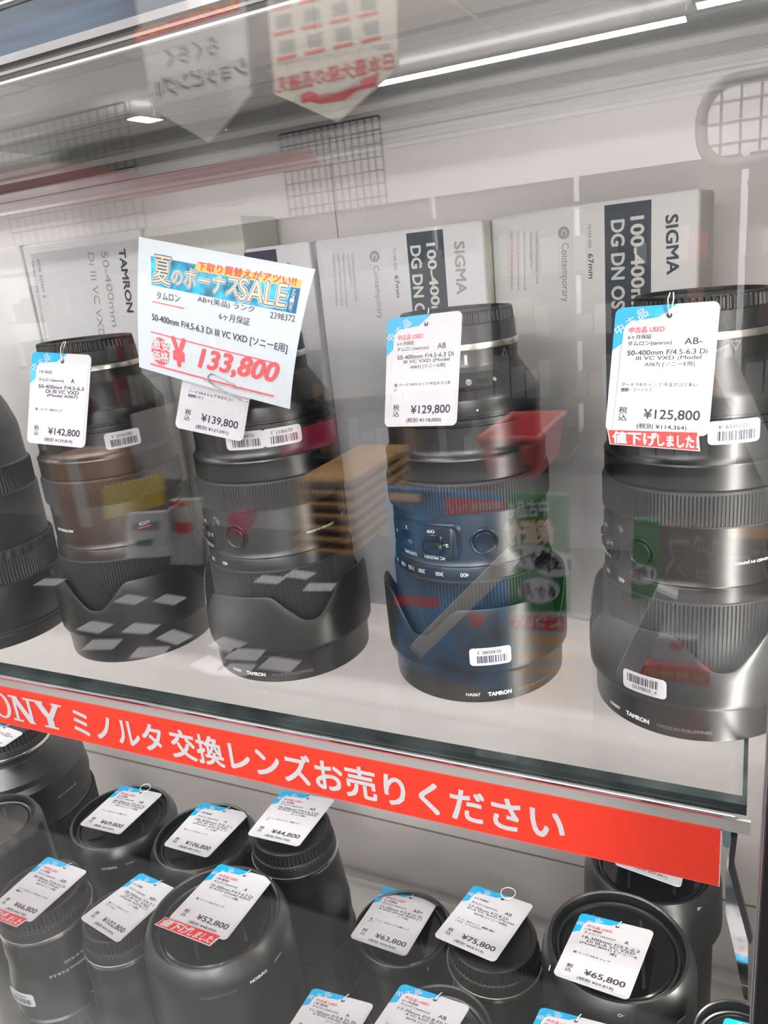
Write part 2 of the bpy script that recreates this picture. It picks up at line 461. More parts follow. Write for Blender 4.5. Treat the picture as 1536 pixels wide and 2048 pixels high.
# boards and goods
bd = Board('shop_poster', 'blue shop poster with clouds and yellow heading, mirrored in glass', 'poster', 1.15, [(770, 975), (1012, 992), (1018, 1400), (800, 1330)], 'posterblue')
bd.area([(776, 985), (840, 988), (840, 1004), (776, 1000)], 'orange'); bd.area([(892, 996), (1010, 1000), (1010, 1022), (892, 1030)], 'redink')
bd.words('大好評セール', (836, 1002), (780, 998), 11, 'label', .03); bd.words('買取価格アップ', (1004, 1018), (898, 1025), 16, 'label', .02)
bd.area([(790, 1190), (880, 1196), (880, 1215), (790, 1209)], 'redink'); bd.area([(935, 1225), (970, 1228), (970, 1250), (940, 1256)], 'redink'); bd.done()
bd = Board('shop_sign', 'green shop sign with yellow and white Japanese writing, mirrored in glass', 'sign', 1.1, [(1012, 985), (1134, 991), (1140, 1225), (1020, 1222)], 'green')
bd.words('中古品も', (1100, 1030), (1016, 1036), 32, 'label', .03); bd.words('保証付', (1112, 1085), (1016, 1088), 46, 'orange', .06, .0012); bd.words('保証付', (1110, 1084), (1018, 1087), 42, 'cream', .03, .002)
for cx_, cy_, tx in ((1062, 1112, '3ヶ月'), (1078, 1180, '6ヶ月'), (1110, 1128, '1年')):
    bd.area([(cx_ + 42 * math.cos(2 * PI * i / 24), cy_ + 26 * math.sin(2 * PI * i / 24)) for i in range(24)], 'label', .001); bd.words(tx, (cx_ + 34, cy_ + 14), (cx_ - 32, cy_ + 16), 30, 'ink', .02, .002)
bd.done()
bd = Board('shop_sign', 'small green shop sign with white round badge, mirrored on the right-hand lens', 'sign', 1.1, [(1268, 1040), (1322, 1042), (1326, 1200), (1262, 1196)], 'green')
bd.area([(1286 + 28 * math.cos(2 * PI * i / 24), 1148 + 20 * math.sin(2 * PI * i / 24)) for i in range(24)], 'label', .001); bd.words('1年', (1306, 1158), (1266, 1156), 24, 'ink', .03, .002); bd.done()
bd = Board('price_list', 'yellow and white striped price list under the green sign', 'poster', 1.1, [(1020, 1228), (1180, 1236), (1184, 1440), (1030, 1420)], 'ltgrey')
bd.area([(1020, 1228), (1130, 1232), (1130, 1262), (1020, 1258)], 'redink'); bd.words('について', (1122, 1254), (1024, 1252), 22, 'label', .03)
for k in range(5): bd.area([(1034, 1272 + k * 30), (1150, 1276 + k * 30), (1150, 1290 + k * 30), (1034, 1286 + k * 30)], 'orange')
bd.done()
bd = Board('shop_sign', 'brown shop sign with outlined service writing, mirrored at right', 'sign', 1.05, [(1318, 1050), (1600, 1062), (1600, 1192), (1326, 1186)], 'brown')
bd.words('サービス', (1560, 1168), (1332, 1150), 84, 'midprint', .05, .0012); bd.words('サービス', (1556, 1166), (1336, 1150), 78, 'brown', .012, .002)
bd.area([(1455, 1052), (1560, 1056), (1560, 1080), (1455, 1074)], 'orange'); bd.done()
bd = Board('leaflet_holder', 'white leaflet with red print and red strip, mirrored at right', 'leaflet', 1.0, [(1305, 1272), (1395, 1278), (1395, 1330), (1300, 1316)], 'label')
bd.area([(1340, 1284), (1366, 1285), (1366, 1300), (1340, 1298)], 'redink'); bd.done()
bd = Board('shelf_strip_sign', 'red and yellow strip sign, mirrored at right', 'sign', 1.0, [(1285, 1328), (1420, 1340), (1420, 1372), (1280, 1352)], 'redink')
bd.words('お買得品', (1410, 1364), (1290, 1346), 16, 'orange', .03); bd.done()
bd = Board('shop_sign', 'magenta strip sign of the shop, mirrored on the left', 'sign', 1.6, [(560, 868), (668, 838), (672, 884), (562, 915)], 'magenta'); bd.done()
bd = Board('shop_sign', 'small magenta card, mirrored on the second lens', 'sign', 1.3, [(455, 1030), (510, 1018), (505, 1045), (490, 1070), (458, 1066)], 'magenta'); bd.done()
bd = Board('shop_notice', 'white notice with grey and green print, mirrored on the first lens', 'notice', 1.08, [(255, 1028), (330, 1024), (338, 1112), (250, 1118)], 'label')
bd.area([(262, 1046), (318, 1042), (318, 1058), (262, 1062)], 'boxgrey'); bd.area([(272, 1080), (306, 1078), (306, 1090), (272, 1092)], 'green'); bd.done()
bd = Board('shop_notice', 'white notice with red ring, mirrored right of the first lens', 'notice', 1.2, [(338, 1000), (400, 998), (405, 1130), (342, 1128)], 'ltgrey')
bd.area([(340, 1004), (378, 1003), (378, 1012), (340, 1013)], 'redink'); bd.area([(348, 1046), (384, 1044), (388, 1058), (376, 1066), (352, 1064)], 'redink'); bd.done()
bd = Board('room_divider', 'grey partition panel of the shop, mirrored on the first lens', 'partition', 1.5, [(262, 828), (345, 806), (372, 960), (220, 950), (228, 902), (268, 880)], 'ltgrey'); bd.done()
bd = Board('room_divider', 'pale partition panel of the shop, mirrored on the ¥129,800 lens top', 'partition', 1.9, [(640, 560), (976, 500), (984, 770), (650, 800)], 'ltgrey'); bd.done()
bd = Board('shop_sign', 'yellow cloth banner of the shop, mirrored on the first focus ring', 'sign', 1.15, [(205, 975), (320, 950), (325, 1010), (208, 1040)], 'yellow'); bd.done()

bd = Board('cloth_banner', 'faded red cloth banner of the shop, mirrored at upper left', 'banner', 2.0, [(-40, 332), (90, 322), (300, 350), (620, 296), (640, 330), (300, 392), (0, 425), (-40, 432)], 'salmon'); bd.done()
# cardboard carton, baskets, trays, counter with cards
def vbox(name, label, cat, p0, p1, yv, dep, mt, group=None):
    a = at(p0[0], p0[1], 1, yv); c = at(p1[0], p1[1], 1, yv)
    t = thing(name, label, cat, ((a.x + c.x) / 2, YM - yv - dep / 2, c.z), 0, group)
    wd = (c.x - a.x) / 2; h = a.z - c.z
    return t, wd, h
t, wd, h = vbox('cardboard_carton', 'brown cardboard carton of the shop, mirrored on the first lens', 'carton', (95, 915), (236, 1115), 1.35, .12, 'cardboard')
b = MB(); b.box((-wd, -.06, 0), (wd, .06, h), 'cardboard', .003); b.box((-.02, .0595, h * .3), (.02, .0612, h), 'boxtan'); b.build('carton', t, 40)
t, wd, h = vbox('shopping_basket', 'red plastic shopping basket, mirrored on the ¥129,800 lens', 'basket', (958, 878), (1078, 965), 1.2, .2, 'redplastic')
b = MB(); w2 = wd * .82; d1, d2 = .1, .08
outl = [(-wd, -d1), (wd, -d1), (wd, d1), (-wd, d1)]; bot = [(-w2, -d2), (w2, -d2), (w2, d2), (-w2, d2)]
vs = [(x, y, h) for x, y in outl] + [(x, y, 0) for x, y in bot] + [(x * .96, y * .96, h) for x, y in outl] + [(x * .95, y * .95, .004) for x, y in bot]
fs = [(4, 5, 6, 7)[::-1], (12, 13, 14, 15)]
for i in range(4):
    j = (i + 1) % 4; fs += [(i, 4 + i, 4 + j, j), (8 + i, 8 + j, 12 + j, 12 + i), (i, j, 8 + j, 8 + i)]
b.add(vs, fs, 'redplastic')
b.box((-wd * .35, d1 * .97, h * .55), (wd * .35, d1 * 1.0, h * .85), 'frame')
for r_ in range(2):
    for k in range(6): b.box((-wd * .6 + k * wd * .22, d1 * .90, h * (.12 + r_ * .18)), (-wd * .6 + k * wd * .22 + wd * .1, d1 * .93, h * (.2 + r_ * .18)), 'frame')
b.build('basket_body', t, 0)
b = MB(); b.tube([(-wd, -d1, h), (wd, -d1, h), (wd, d1, h), (-wd, d1, h)], .006, 'redplastic', 8, True); b.build('rim', t, 60)
for k in range(7):
    p0 = (592 - k * 1, 958 + k * 23); p1 = (705, 958 + k * 23 + 17)
    t, wd, h = vbox('storage_tray', 'yellow brown tray in the mirrored stack by the second lens', 'tray', p0, p1, 1.3, .3, 'ochre', 'stacked trays of the shop')
    b = MB(); b.box((-wd, -.15, 0), (wd, .15, h), 'ochre', .003); b.box((-wd * .5, .149, h * .3), (wd * .5, .152, h * .7), 'brown'); b.build('tray', t, 40)
CT = -.66
t = thing('display_counter', 'black glass-topped display counter of the shop, mirrored low in the glass', 'counter', (-1.3, -1.36, ZFL))
b = MB(); b.box((-1.9, -.5, 0), (2.6, .5, CT - ZFL - .02), 'boxdark', .004); b.build('body', t, 40)
b = MB(); b.box((-1.92, -.52, CT - ZFL - .02), (2.62, .52, CT - ZFL), 'gloss', .003); b.build('top', t, 40)
rr_ = random.Random(3)
for k, (x_, y_) in enumerate(((100, 1165), (190, 1255), (282, 1258), (262, 1200), (340, 1200), (205, 1290), (300, 1305), (455, 1290), (490, 1310), (470, 1340), (420, 1330), (540, 1160), (350, 1275), (560, 1330), (600, 1150), (640, 1175))):
    q = at(x_, y_, 2, CT)
    if not 1.22 < q.y < 2.2: continue
    t = thing('counter_card', 'small white card on the black counter, mirrored low in the glass', 'card', (q.x, YM - q.y, CT + .0004), rr_.uniform(-.3, .3), 'white cards on the black counter')
    b = MB(); b.box((-.044, -.028, 0), (.044, .028, .0015), 'label'); b.build('card', t, 0)

# wire grid panels
def wire_grid(label, px, yv, nx_, nz_, r=.0022):
    q = [at(x, y, 1, yv) for x, y in px]; x0, x1 = q[0].x, q[1].x; z1, z0 = q[0].z, q[2].z
    t = thing('wire_grid', label, 'wire grid', ((x0 + x1) / 2, YM - yv, z0), 0, 'wire grid panels of the shop'); wd = (x1 - x0) / 2; h = z1 - z0
    b = MB()
    for i in range(nx_ + 1): b.box((-wd + 2 * wd * i / nx_ - r, -r, 0), (-wd + 2 * wd * i / nx_ + r, r, h), 'darkrail')
    for j in range(nz_ + 1): b.box((-wd, r, h * j / nz_ - r), (wd, 3 * r, h * j / nz_ + r), 'darkrail')
    b.build('grid', t, 0)
wire_grid('wire grid panel mirrored at upper left', [(-20, 270), (260, 270), (260, 460)], 2.4, 16, 8)
wire_grid('wire grid panel mirrored above the sale sheet', [(560, 270), (762, 270), (762, 470)], 2.4, 14, 9)
t = thing('wire_basket', 'wire basket with rounded frame, mirrored at upper right', 'basket', (0, 0, 0)); q0 = at(1405, 170, 1, .9); q1 = at(1600, 310, 1, .9)
t.location = ((q0.x + q1.x) / 2, YM - .9, q1.z); wd = (q1.x - q0.x) / 2; h = q0.z - q1.z
b = MB(); b.tube([(a, 0, c + h / 2) for a, c in rrect(2 * wd, h, .03, 6)], .006, 'boxgrey', 8, True); b.build('frame', t, 60)
b = MB()
for i in range(1, 5): b.box((-wd + 2 * wd * i / 5 - .0012, -.0012, 0), (-wd + 2 * wd * i / 5 + .0012, .0012, h), 'midprint')
for i in range(1, 4): b.box((-wd, .0012, h * i / 4 - .0012), (wd, .0034, h * i / 4 + .0012), 'midprint')
b.build('mesh', t, 0)
# grey stand legs
for nm, p0, p1, yv in (('mirrored over the ¥129,800 lens', (838, 1296), (1024, 1112), .8), ('mirrored over the right-hand lens', (1252, 1350), (1336, 1180), .75), ('mirrored beside the right barcode sticker', (1436, 700), (1560, 980), .8)):
    a, c = at(*p0, 1, yv), at(*p1, 1, yv); md = (a + c) / 2
    t = thing('stand_leg', 'pale metal stand bar ' + nm, 'stand bar', (md.x, YM - yv, md.z))
    d = (c - a) / 2; L = d.length; ang = math.atan2(d.z, d.x)
    b = MB(); b.prism([(-L, -.010), (L, -.010), (L, .010), (-L, .010)], lambda u, v, q: (u * math.cos(ang) - v * math.sin(ang), q, u * math.sin(ang) + v * math.cos(ang)), -.010, .010, 'alu_light'); b.build('bar', t, 0)
# goods racks along the far side
for k in range(9):
    x_ = -5.6 + k * 1.0
    t = thing('goods_rack', 'dark goods rack along the far side of the shop, mirrored faintly', 'rack', (x_, -4.9, ZFL), 0, 'goods racks of the shop')
    b = MB(); b.box((-.48, -.25, 0), (.48, -.2, 1.9), 'boxdark')
    for j in range(5): b.box((-.48, -.2, .1 + j * .4), (.48, .22, .13 + j * .4), 'boxdark')
    b.build('rack', t, 0)
    for j in range(4):
        x0 = -.45
        b = MB()
        while x0 < .36:
            wd = rr_.uniform(.05, .14); b.box((x0, -.15, .131 + j * .4), (x0 + wd * .9, .15, .131 + j * .4 + rr_.uniform(.12, .3)), rr_.choice(['boxdark', 'boxgrey', 'midprint', 'ltgrey', 'boxdark', 'brown', 'frame', 'brown', 'cardboard', 'magenta', 'boxgrey', 'midprint'])); x0 += wd
        b.build('goods', t, 0)

# ------------------------------------------------------------------ glass shelves
def glass_shelf(label, z0, z1, front, rear, x1):
    t = thing('glass_shelf', label, 'shelf', ((XL + x1) / 2, (front + rear) / 2, z0))
    ox, oy = (XL + x1) / 2, (front + rear) / 2
    x0 = XL - ox; xx = x1 - ox; f = front - oy; r = rear - oy; h = z1 - z0
    b = MB()
    b.add([(x0, f, 0), (xx, f, 0), (xx, r, 0), (x0, r, 0)], [(3, 2, 1, 0)], 'shelf_glass')
    b.add([(x0, f + .0055, h), (xx - .0018, f + .0055, h), (xx - .0018, r, h), (x0, r, h)], [(0, 1, 2, 3)], 'shelf_glass')
    b.add([(x0, f, h), (xx, f, h), (xx, f + .0055, h), (x0, f + .0055, h)], [(0, 1, 2, 3)], 'teal')
    b.add([(xx - .0018, f + .0055, h), (xx, f + .0055, h), (xx, r, h), (xx - .0018, r, h)], [(0, 1, 2, 3)], 'teal')
    b.add([(x0, f, 0), (xx, f, 0), (xx, f, h), (x0, f, h)], [(0, 1, 2, 3)], 'teal')
    b.add([(xx, f, 0), (xx, r, 0), (xx, r, h), (xx, f, h)], [(0, 1, 2, 3)], 'teal')
    b.add([(x0, r, 0), (xx, r, 0), (xx, r, h), (x0, r, h)], [(3, 2, 1, 0)], 'teal_light')
    b.build('sheet', t, 0)
    return t


lower_sh = glass_shelf('clear glass shelf carrying the row of tall lenses', -0.0050, 0.0, YF, YB - .0005, 0.0045)
upper_sh = glass_shelf('clear glass shelf at the top, seen from below', 0.3128, 0.3208, YF + .002, YB - .0005, 0.0045)

# the chrome lip, ticket strip and red sign along the tall lenses' shelf
sl = thing('shelf_strip', 'chrome and grey strip along the front of the tall-lens shelf', 'shelf edge strip', (-.6, YF, -.006))
b = MB()
b.tube([(XL + .6, -.0012, .0008), (.6003, -.0012, .0008)], .0012, 'chrome', 16); b.box((XL + .6, -.0021, -.0009), (.5958, -.0008, -.0004), 'pinkred')
b.build('chrome_lip', sl, 0)
b = MB(); b.box((XL + .6, -.0018, -.0068), (.0062 + .6, -.0004, -.0005), 'holder'); b.build('ticket_holder', sl, 0)

bx0, bx1 = XL, -.0042
bn = thing('shelf_sign', 'long red paper sign with white Japanese writing on the shelf edge', 'sign', (-.4, YF - .0026, -.0413))
b = MB()
b.box((bx0 + .4, 0, .0006), (bx1 + .4, .0006, .0290), 'red')
b.box((bx0 + .4, -.00005, .0006), (bx1 + .4, .0005, .00095), 'pinkred')
b.box((bx1 + .4 - .0004, -.0001, .0006), (bx1 + .4, .0006, .029), 'label')
bf = lambda a, c, t: (a + .4, -t, c)


def xat(px, py): return at(px, py, 1, YF - .0026).x


X = [xat(147, 1440), xat(326, 1485), xat(346, 1500), xat(1128, 1660)]
b.text('ミノルタ', bf, X[0], .0058, .0178, 'label', .0003, X[1] - X[0], bold=.022)
b.text('交換レンズお売りください', bf, X[2], .0050, .0188, 'label', .0003, X[3] - X[2], bold=.024)


def strokes(mb, segs, x, wd, h, z):
    for i_, (ax, ay, bx_, by, tw, vert) in enumerate(segs):
        # parallelogram strokes: vert strokes are cut level, others upright
        if vert: q = [(ax - tw / 2, ay), (ax + tw / 2, ay), (bx_ + tw / 2, by), (bx_ - tw / 2, by)]
        else: q = [(ax, ay - tw / 2), (bx_, by - tw / 2), (bx_, by + tw / 2), (ax, ay + tw / 2)]
        mb.poly([(x + p * wd, z + r * h) for p, r in q], bf, .0003 + i_ * .000015, 'label')


xn0, xn1, xy1 = xat(18, 1400), xat(66, 1410), xat(124, 1425)
strokes(b, [(.22, 0, .22, 1, .13, 1), (.82, 0, .82, 1, .13, 1), (.22, 1, .82, 0, .26, 1), (.02, .96, .40, .96, .08, 0), (.62, .96, 1.0, .96, .08, 0), (.02, .04, .44, .04, .08, 0)], xn0, xn1 - xn0, .0186, .0056)
strokes(b, [(.5, 0, .5, .5, .24, 1), (.46, .42, .14, 1, .26, 1), (.54, .42, .86, 1, .2, 1), (-.04, .96, .36, .96, .08, 0), (.66, .96, 1.04, .96, .08, 0), (.24, .04, .76, .04, .08, 0)], xn1 + .001, xy1 - xn1 - .001, .0186, .0056)
# round letter before the N, partly out of view
oc = xn0 - .0085
ring = [(math.cos(2 * PI * k / 40), math.sin(2 * PI * k / 40)) for k in range(40)]
for k in range(40):
    p, q = ring[k], ring[(k + 1) % 40]
    b.poly([(oc + p[0] * .0086, .0149 + p[1] * .0096), (oc + q[0] * .0086, .0149 + q[1] * .0096), (oc + q[0] * .0052, .0149 + q[1] * .0080), (oc + p[0] * .0052, .0149 + p[1] * .0080)], bf, .0003, 'label')
b.text('S', bf, oc - .0235, .0056, .0188, 'label', .0003, .012, bold=.05)
b.build('sign_strip', bn, 0)

# rails of the top shelf
us = thing('shelf_rail', 'dark blue and chrome rail along the front of the top shelf', 'shelf edge strip', (-.6, YF, .3128))
for nm, z0, z1, y0, mt in (('lip', .0, .0011, -.0010, 'alu_light'), ('lower_band', .0011, .0034, -.0006, 'darkrail'), ('middle_lip', .0034, .0046, -.0012, 'holder'),
                           ('upper_band', .0046, .0068, -.0006, 'darkrail'), ('chrome_bar', .0068, .0100, -.0028, 'chrome'), ('blue_front', .0100, .0275, -.0008, 'bluerail'),
                           ('top_lip', .0275, .0290, -.0016, 'darkrail'), ('top_line', .0290, .0300, -.0018, 'alu_light'), ('top_front', .0300, .06, -.0008, 'bluerail')):
    b = MB(); b.box((XL + .6, y0, z0), (.0040 + .6, .0018, z1), mt); b.build(nm, us, 0)

# chrome bracket under the right end of the shelf
br = thing('shelf_bracket', 'mirror-finished metal shelf bracket beside the right cabinet wall', 'bracket', (0.006, .33, -.08))
PB = .318
def bp(px, py): q = at(px, py, 1, PB); return (q.x, q.z)
pl = [bp(*p) for p in ((1462, 1668), (1475, 1668), (1468, 1725), (1505, 1872), (1502, 1882), (1497, 1880), (1457, 1732))]
b = MB(); b.prism(pl, lambda a, c, t: (a - .006, PB - .33 - t * .6 , c + .08), -.002, .003, 'frame'); b.build('edge_bar', br, 0)
pl = [bp(*p) for p in ((1453, 1728), (1458, 1734), (1496, 1876), (1496, 1990), (1488, 1985), (1470, 1905), (1451, 1832), (1450, 1780))]
b = MB(); b.prism(pl, lambda a, c, t: (a - .006 + (a - .0) * 0, PB - .33 + .004 - t + (c + .08) * .12, c + .08), 0, .0012, 'chrome'); b.build('mirror_plate', br, 0)
pl = [bp(*p) for p in ((1445, 1650), (1462, 1653), (1462, 1680), (1456, 1684), (1447, 1680))]
b = MB(); b.prism(pl, lambda a, c, t: (a - .006, PB - .33 - t, c + .08), -.002, .004, 'boxdark'); b.build('clip', br, 0)
# upright slotted post on the side wall
po = thing('shelf_post', 'pale slotted metal upright on the right cabinet wall', 'upright', (XR - .004, .345, -.3))
b = MB(); b.box((-.003, -.012, 0.003), (.0035, .012, .62), 'alu_light', .002); b.build('post', po, 30)

# ------------------------------------------------------------------ cartons behind the lenses
def plane_hit(px, py, p0, n):
    r = ray(px, py); return CAM + r * ((Vector(p0) - CAM).dot(n) / r.dot(n))


class Carton:
    def __init__(s, name, label, x0, y0, x1, y1, zt, depth, mt, group=None, z0=0.0, bev=.0015, side=None):
        s.o = Vector((x0, y0, z0)); d = Vector((x1 - x0, y1 - y0, 0)); s.w = d.length; s.u = d.normalized(); s.h = zt - z0
        s.n = Vector((s.u.y, -s.u.x, 0)); s.root = thing(name, label, 'box', s.o, math.atan2(s.u.y, s.u.x), group)
        s.mb = MB(); s.mb.box((0, 0, 0.0004), (s.w, depth, s.h), mt, bev)
        if side: s.mb.box((s.w - .0002, .002, .002), (s.w + .00015, depth - .002, s.h - .002), side)
        s.fn = lambda a, b, t: (a, -t, b)

    def ab(s, px, py):
        q = plane_hit(px, py, s.o, s.n) - s.o
        return q.dot(s.u), q.z

    def vtext(s, body, p0, p1, hpx, mt, bold=0.0, full=True):
        a0, b0 = s.ab(*p0); a1, b1 = s.ab(*p1); k = (s.ab(p0[0] + 10, p0[1])[0] - a0) / 10
        L = math.hypot(a1 - a0, b1 - b0)
        s.mb.text(body, s.fn, a0, b0, hpx * k, mt, .0002, L, rot=math.atan2(b1 - b0, a1 - a0), bold=bold, full=full)

    def band(s, xl, xr, y, mt, top=.002):
        a0 = s.ab(xl, y)[0]; a1 = s.ab(xr, y)[0]
        s.mb.poly([(a0, .002), (a1, .002), (a1, s.h - top), (a0, s.h - top)], s.fn, .0001, mt)

    def done(s): return s.mb.build('carton', s.root, 40)


def xz(px, py, y): q = at(px, py, 1, y); return q.x, q.z


FB = .4275
# second from right
xa, za = xz(628, 482, FB); xb, zb = xz(965, 441, FB)
k1 = Carton('lens_box', 'pale grey lens carton with dark band, behind the ¥129,800 lens', xa, FB, xb, FB, (za + zb) / 2, .044, 'boxcool', 'lens cartons behind the tall lenses', side='sage')
k2y0, k2y1 = .441, .4235
xa2, za2 = xz(980, 430, k2y0); xb2, zb2 = xz(1400, 381, k2y1)
k2 = Carton('lens_box', 'pale grey lens carton with dark band, rightmost behind the tall lenses', xa2, k2y0, xb2, k2y1, (za2 + zb2) / 2, .032, 'boxwhite', 'lens cartons behind the tall lenses', side='boxtan')
for kk, bnd, tx in ((k1, (811, 885, 452), [('SIGMA', (908.6, 484), (914, 588.8), 20, 'boxgrey', .022), ('100-400mm', (853, 488), (868, 668), 17, 'boxwhite', .03), ('DG DN OS', (821, 493), (832, 645), 20, 'boxwhite', .03),
                     ('FILTER SIZE :', (785.5, 497), (789, 545), 5.5, 'boxgrey', 0), ('67mm', (789.5, 551), (793.5, 595), 8, 'ink', .0), ('Contemporary', (743, 532), (753, 638), 15, 'boxgrey', 0), ('C', (745, 508), (745, 518), 9, 'boxwhite', .03)]),
                    (k2, (1208.6, 1303, 396), [('SIGMA', (1331.5, 431.5), (1334, 549), 24.5, 'boxdark', .022), ('100-400mm', (1261.7, 435), (1264, 642), 26, 'boxwhite', .03), ('DG DN OS', (1222.6, 442), (1224, 617), 26, 'boxwhite', .03),
                     ('FILTER SIZE :', (1176, 449), (1177, 501), 6, 'boxgrey', 0), ('67mm', (1176, 508), (1177.5, 557), 11, 'ink', .0), ('Contemporary', (1118.6, 487), (1120.4, 604), 19, 'boxgrey', 0), ('C', (1123, 460), (1123, 471), 10, 'boxwhite', .03)])):
    kk.band(bnd[0], bnd[1], bnd[2], 'boxdark')
    for (bd, p0, p1, h, mt, bo) in tx:
        if bd == 'C':
            ca, cb = kk.ab(p0[0] + 4.5, (p0[1] + p1[1]) / 2); rr = .0032
            kk.mb.poly([(ca + rr * math.cos(2 * PI * i / 24), cb + rr * math.sin(2 * PI * i / 24)) for i in range(24)], kk.fn, .0001, 'boxgrey')
        kk.vtext(bd, p0, p1, h, mt, bo)
for kk, x0, dx, y0, y1 in ((k1, 664, 9.6, 507, 612), (k2, 1021, 12.6, 462, 580)):
    for i, bd in enumerate(('OBIETTIVO INTERCAMBIABILE', 'OBJECTIF INTERCHANGEABLE', 'OBJETIVO INTERCAMBIABLE', 'WECHSELOBJEKTIV', 'INTERCHANGEABLE LENS')):
        sh = (y1 - y0) * (.62 if i == 3 else .9 if i == 4 else 1)
        kk.vtext(bd, (x0 + i * dx, y0), (x0 + i * dx + (8 if kk is k1 else 1), y0 + sh), 4.5, 'midprint')
k1.done(); k2.done()
xa, za = xz(42, 492, FB); xb, zb = xz(278, 459, FB)
k3 = Carton('lens_box', 'white lens carton with grey vertical writing, behind the ¥142,800 lens', xa, FB, xb, FB, (za + zb) / 2, .045, 'boxcool', 'lens cartons behind the tall lenses')
for a in (('TAMRON', (237.5, 498), (255, 624), 12.5, 'boxdark', .03), ('50-400mm F/4.5-6.3', (202, 502), (243, 780), 12.5, 'boxgrey', 0), ('Di III VC VXD', (175, 505), (198.5, 675), 12, 'boxgrey', 0),
          ('FOR SONY E', (73, 519), (86, 596), 6, 'midprint', 0), ('TAMRON-LENS UTILITY COMPATIBLE', (62, 521), (90, 680), 4.6, 'midprint', 0)):
    k3.vtext(*a)
k3.done()
xa, za = xz(284, 456, FB + .003); xb, zb = xz(484, 462, FB + .003)
k4 = Carton('lens_box', 'plain grey lens carton, behind the summer sale sheet', xa, FB + .003, xb, FB + .003, (za + zb) / 2 + .004, .042, 'sage', 'lens cartons behind the tall lenses'); k4.done()
xa, za = xz(487, 494, FB); xb, zb = xz(618, 488, FB)
k5 = Carton('lens_box', 'narrow white carton with black block, right of the sale sheet', xa, FB, xb, FB, (za + zb) / 2, .044, 'boxcool', 'lens cartons behind the tall lenses')
k5.band(486, 551, 492, 'ink'); k5.vtext('85', (572, 525), (575, 545), 9, 'boxgrey'); k5.done()
xa, za = xz(-120, 512, FB); xb, zb = xz(38, 494, FB)
k6 = Carton('lens_box', 'pale lens carton cut by the left picture edge', xa, FB, xb, FB, (za + zb) / 2, .044, 'boxwhite', 'lens cartons behind the tall lenses'); k6.done()

# cartons standing on the top shelf, seen from below through the glass
for lab, p0, p1, mt, hh in (('large tan carton on the top shelf, leftmost seen from below', (-60, 300), (520, 180), 'stored', .16), ('grey-beige carton on the top shelf beside the hanging pennants', (535, 150), (995, 60), 'stored', .14),
                            ('pinkish white carton on the top shelf, above the long tube light', (1004, 80), (1285, 40), 'storedpink', .15), ('grey carton on the top shelf at the right', (1296, 40), (1520, 30), 'ltgrey', .12)):
    x0 = at(p0[0], p0[1], 2, .321).x; x1 = at(p1[0], p1[1], 2, .321).x
    t = thing('stored_carton', lab, 'box', ((x0 + x1) / 2, .385, .3212), 0, 'cartons stored on the top shelf')
    wd = (x1 - x0) / 2 - .002
    b = MB(); b.box((-wd, -.078, 0), (wd, .082, hh), mt, .002)
    b.box((-wd * .98, -.004, -.0001), (wd * .98, .004, .001), 'sage'); b.build('carton', t, 40)

# ------------------------------------------------------------------ tall zoom lenses, front down on the shelf
def grip(rows_lo, rows_hi, r, d):
    return [(r - .0012, rows_lo), (r - .0002, rows_lo + .0003), (r, rows_lo + .0012), (r, rows_lo + .0014, 1), (r, rows_hi - .0022, 1), (r - .0003, rows_hi - .0014), (r - .0007, rows_hi - .0004), (r - .0016, rows_hi)]


def rim_z(deg):
    """height of the petal rim of a reversed hood; 0 = front of the reference lens"""
    z = .0540
    for c0 in (10 - 47, 10 + 47, 190 - 47, 190 + 47):
        d = abs((deg - c0 + 180) % 360 - 180)
        if d < 25:
            q = d / 25; z -= .0216 * (1 - q) ** 1.0 * (1 - .18 * math.exp(-(d / 3.5) ** 2)) if d > 2 else .0216 * (1 - q) * .82
            if d > 18: z += .0006 * (1 - abs(d - 21.5) / 3.5)
    for c0 in (100, 280):
        d = abs((deg - c0 + 180) % 360 - 180)
        if d < 34: z += .0025 * math.cos(d / 34 * PI / 2)
    return z


def rim_s(deg):
    return sum(rim_z(deg + k * 1.3) * w for k, w in ((-3, 1), (-2, 2), (-1, 3), (0, 4), (1, 3), (2, 2), (3, 1))) / 16


def make_hood(parent):
    b = MB()
    b.lathe([(.0425, .0002), (.0452, .0002), (.0459, .0008), (.0461, .0018), (.0463, .016), (.0466, .0170), (.0486, .0182), (.0491, .0192), (.0492, .0210)], 'satin2', 192)
    n = 192; vs = []; fs = []
    cols = []
    for i in range(n):
        a = 2 * PI * i / n; deg = math.degrees(a) + 90
        zt = rim_s(deg)
        ring = [(.0492, .0210)] + [(.0492 + .0002 * math.sin(k / 5 * PI), .0210 + (zt - .0006 - .0210) * k / 5) for k in range(1, 6)] + [(.0490, zt), (.0484, zt + .0001), (.0481, zt - .0006), (.0480, .0215), (.0470, .018)]
        cols.append([(r * math.cos(a), r * math.sin(a), z) for r, z in ring])
    k = len(cols[0])
    for c in cols: vs += c
    for i in range(n):
        j = (i + 1) % n
        for q in range(k - 1): fs.append((i * k + q, j * k + q, j * k + q + 1, i * k + q + 1))
    b.add(vs, fs, 'satin2')
    f = cyl(.0463, 11.5, .0044); b.text('TAMRON', f, 0, 0, .0021, 'white', .0001, .0122, 'c', bold=.05)
    f = cyl(.0463, -5.5, .0046); b.text('HA067', f, 0, 0, .0017, 'white', .0001, .0072, 'c', bold=.02)
    f = cyl(.0463, 24, .0046); b.text('MADE IN PHILIPPINES', f, 0, 0, .0016, 'greyprint', .0001, .0235, 'l')
    return b.build('lens_hood', parent, 30)


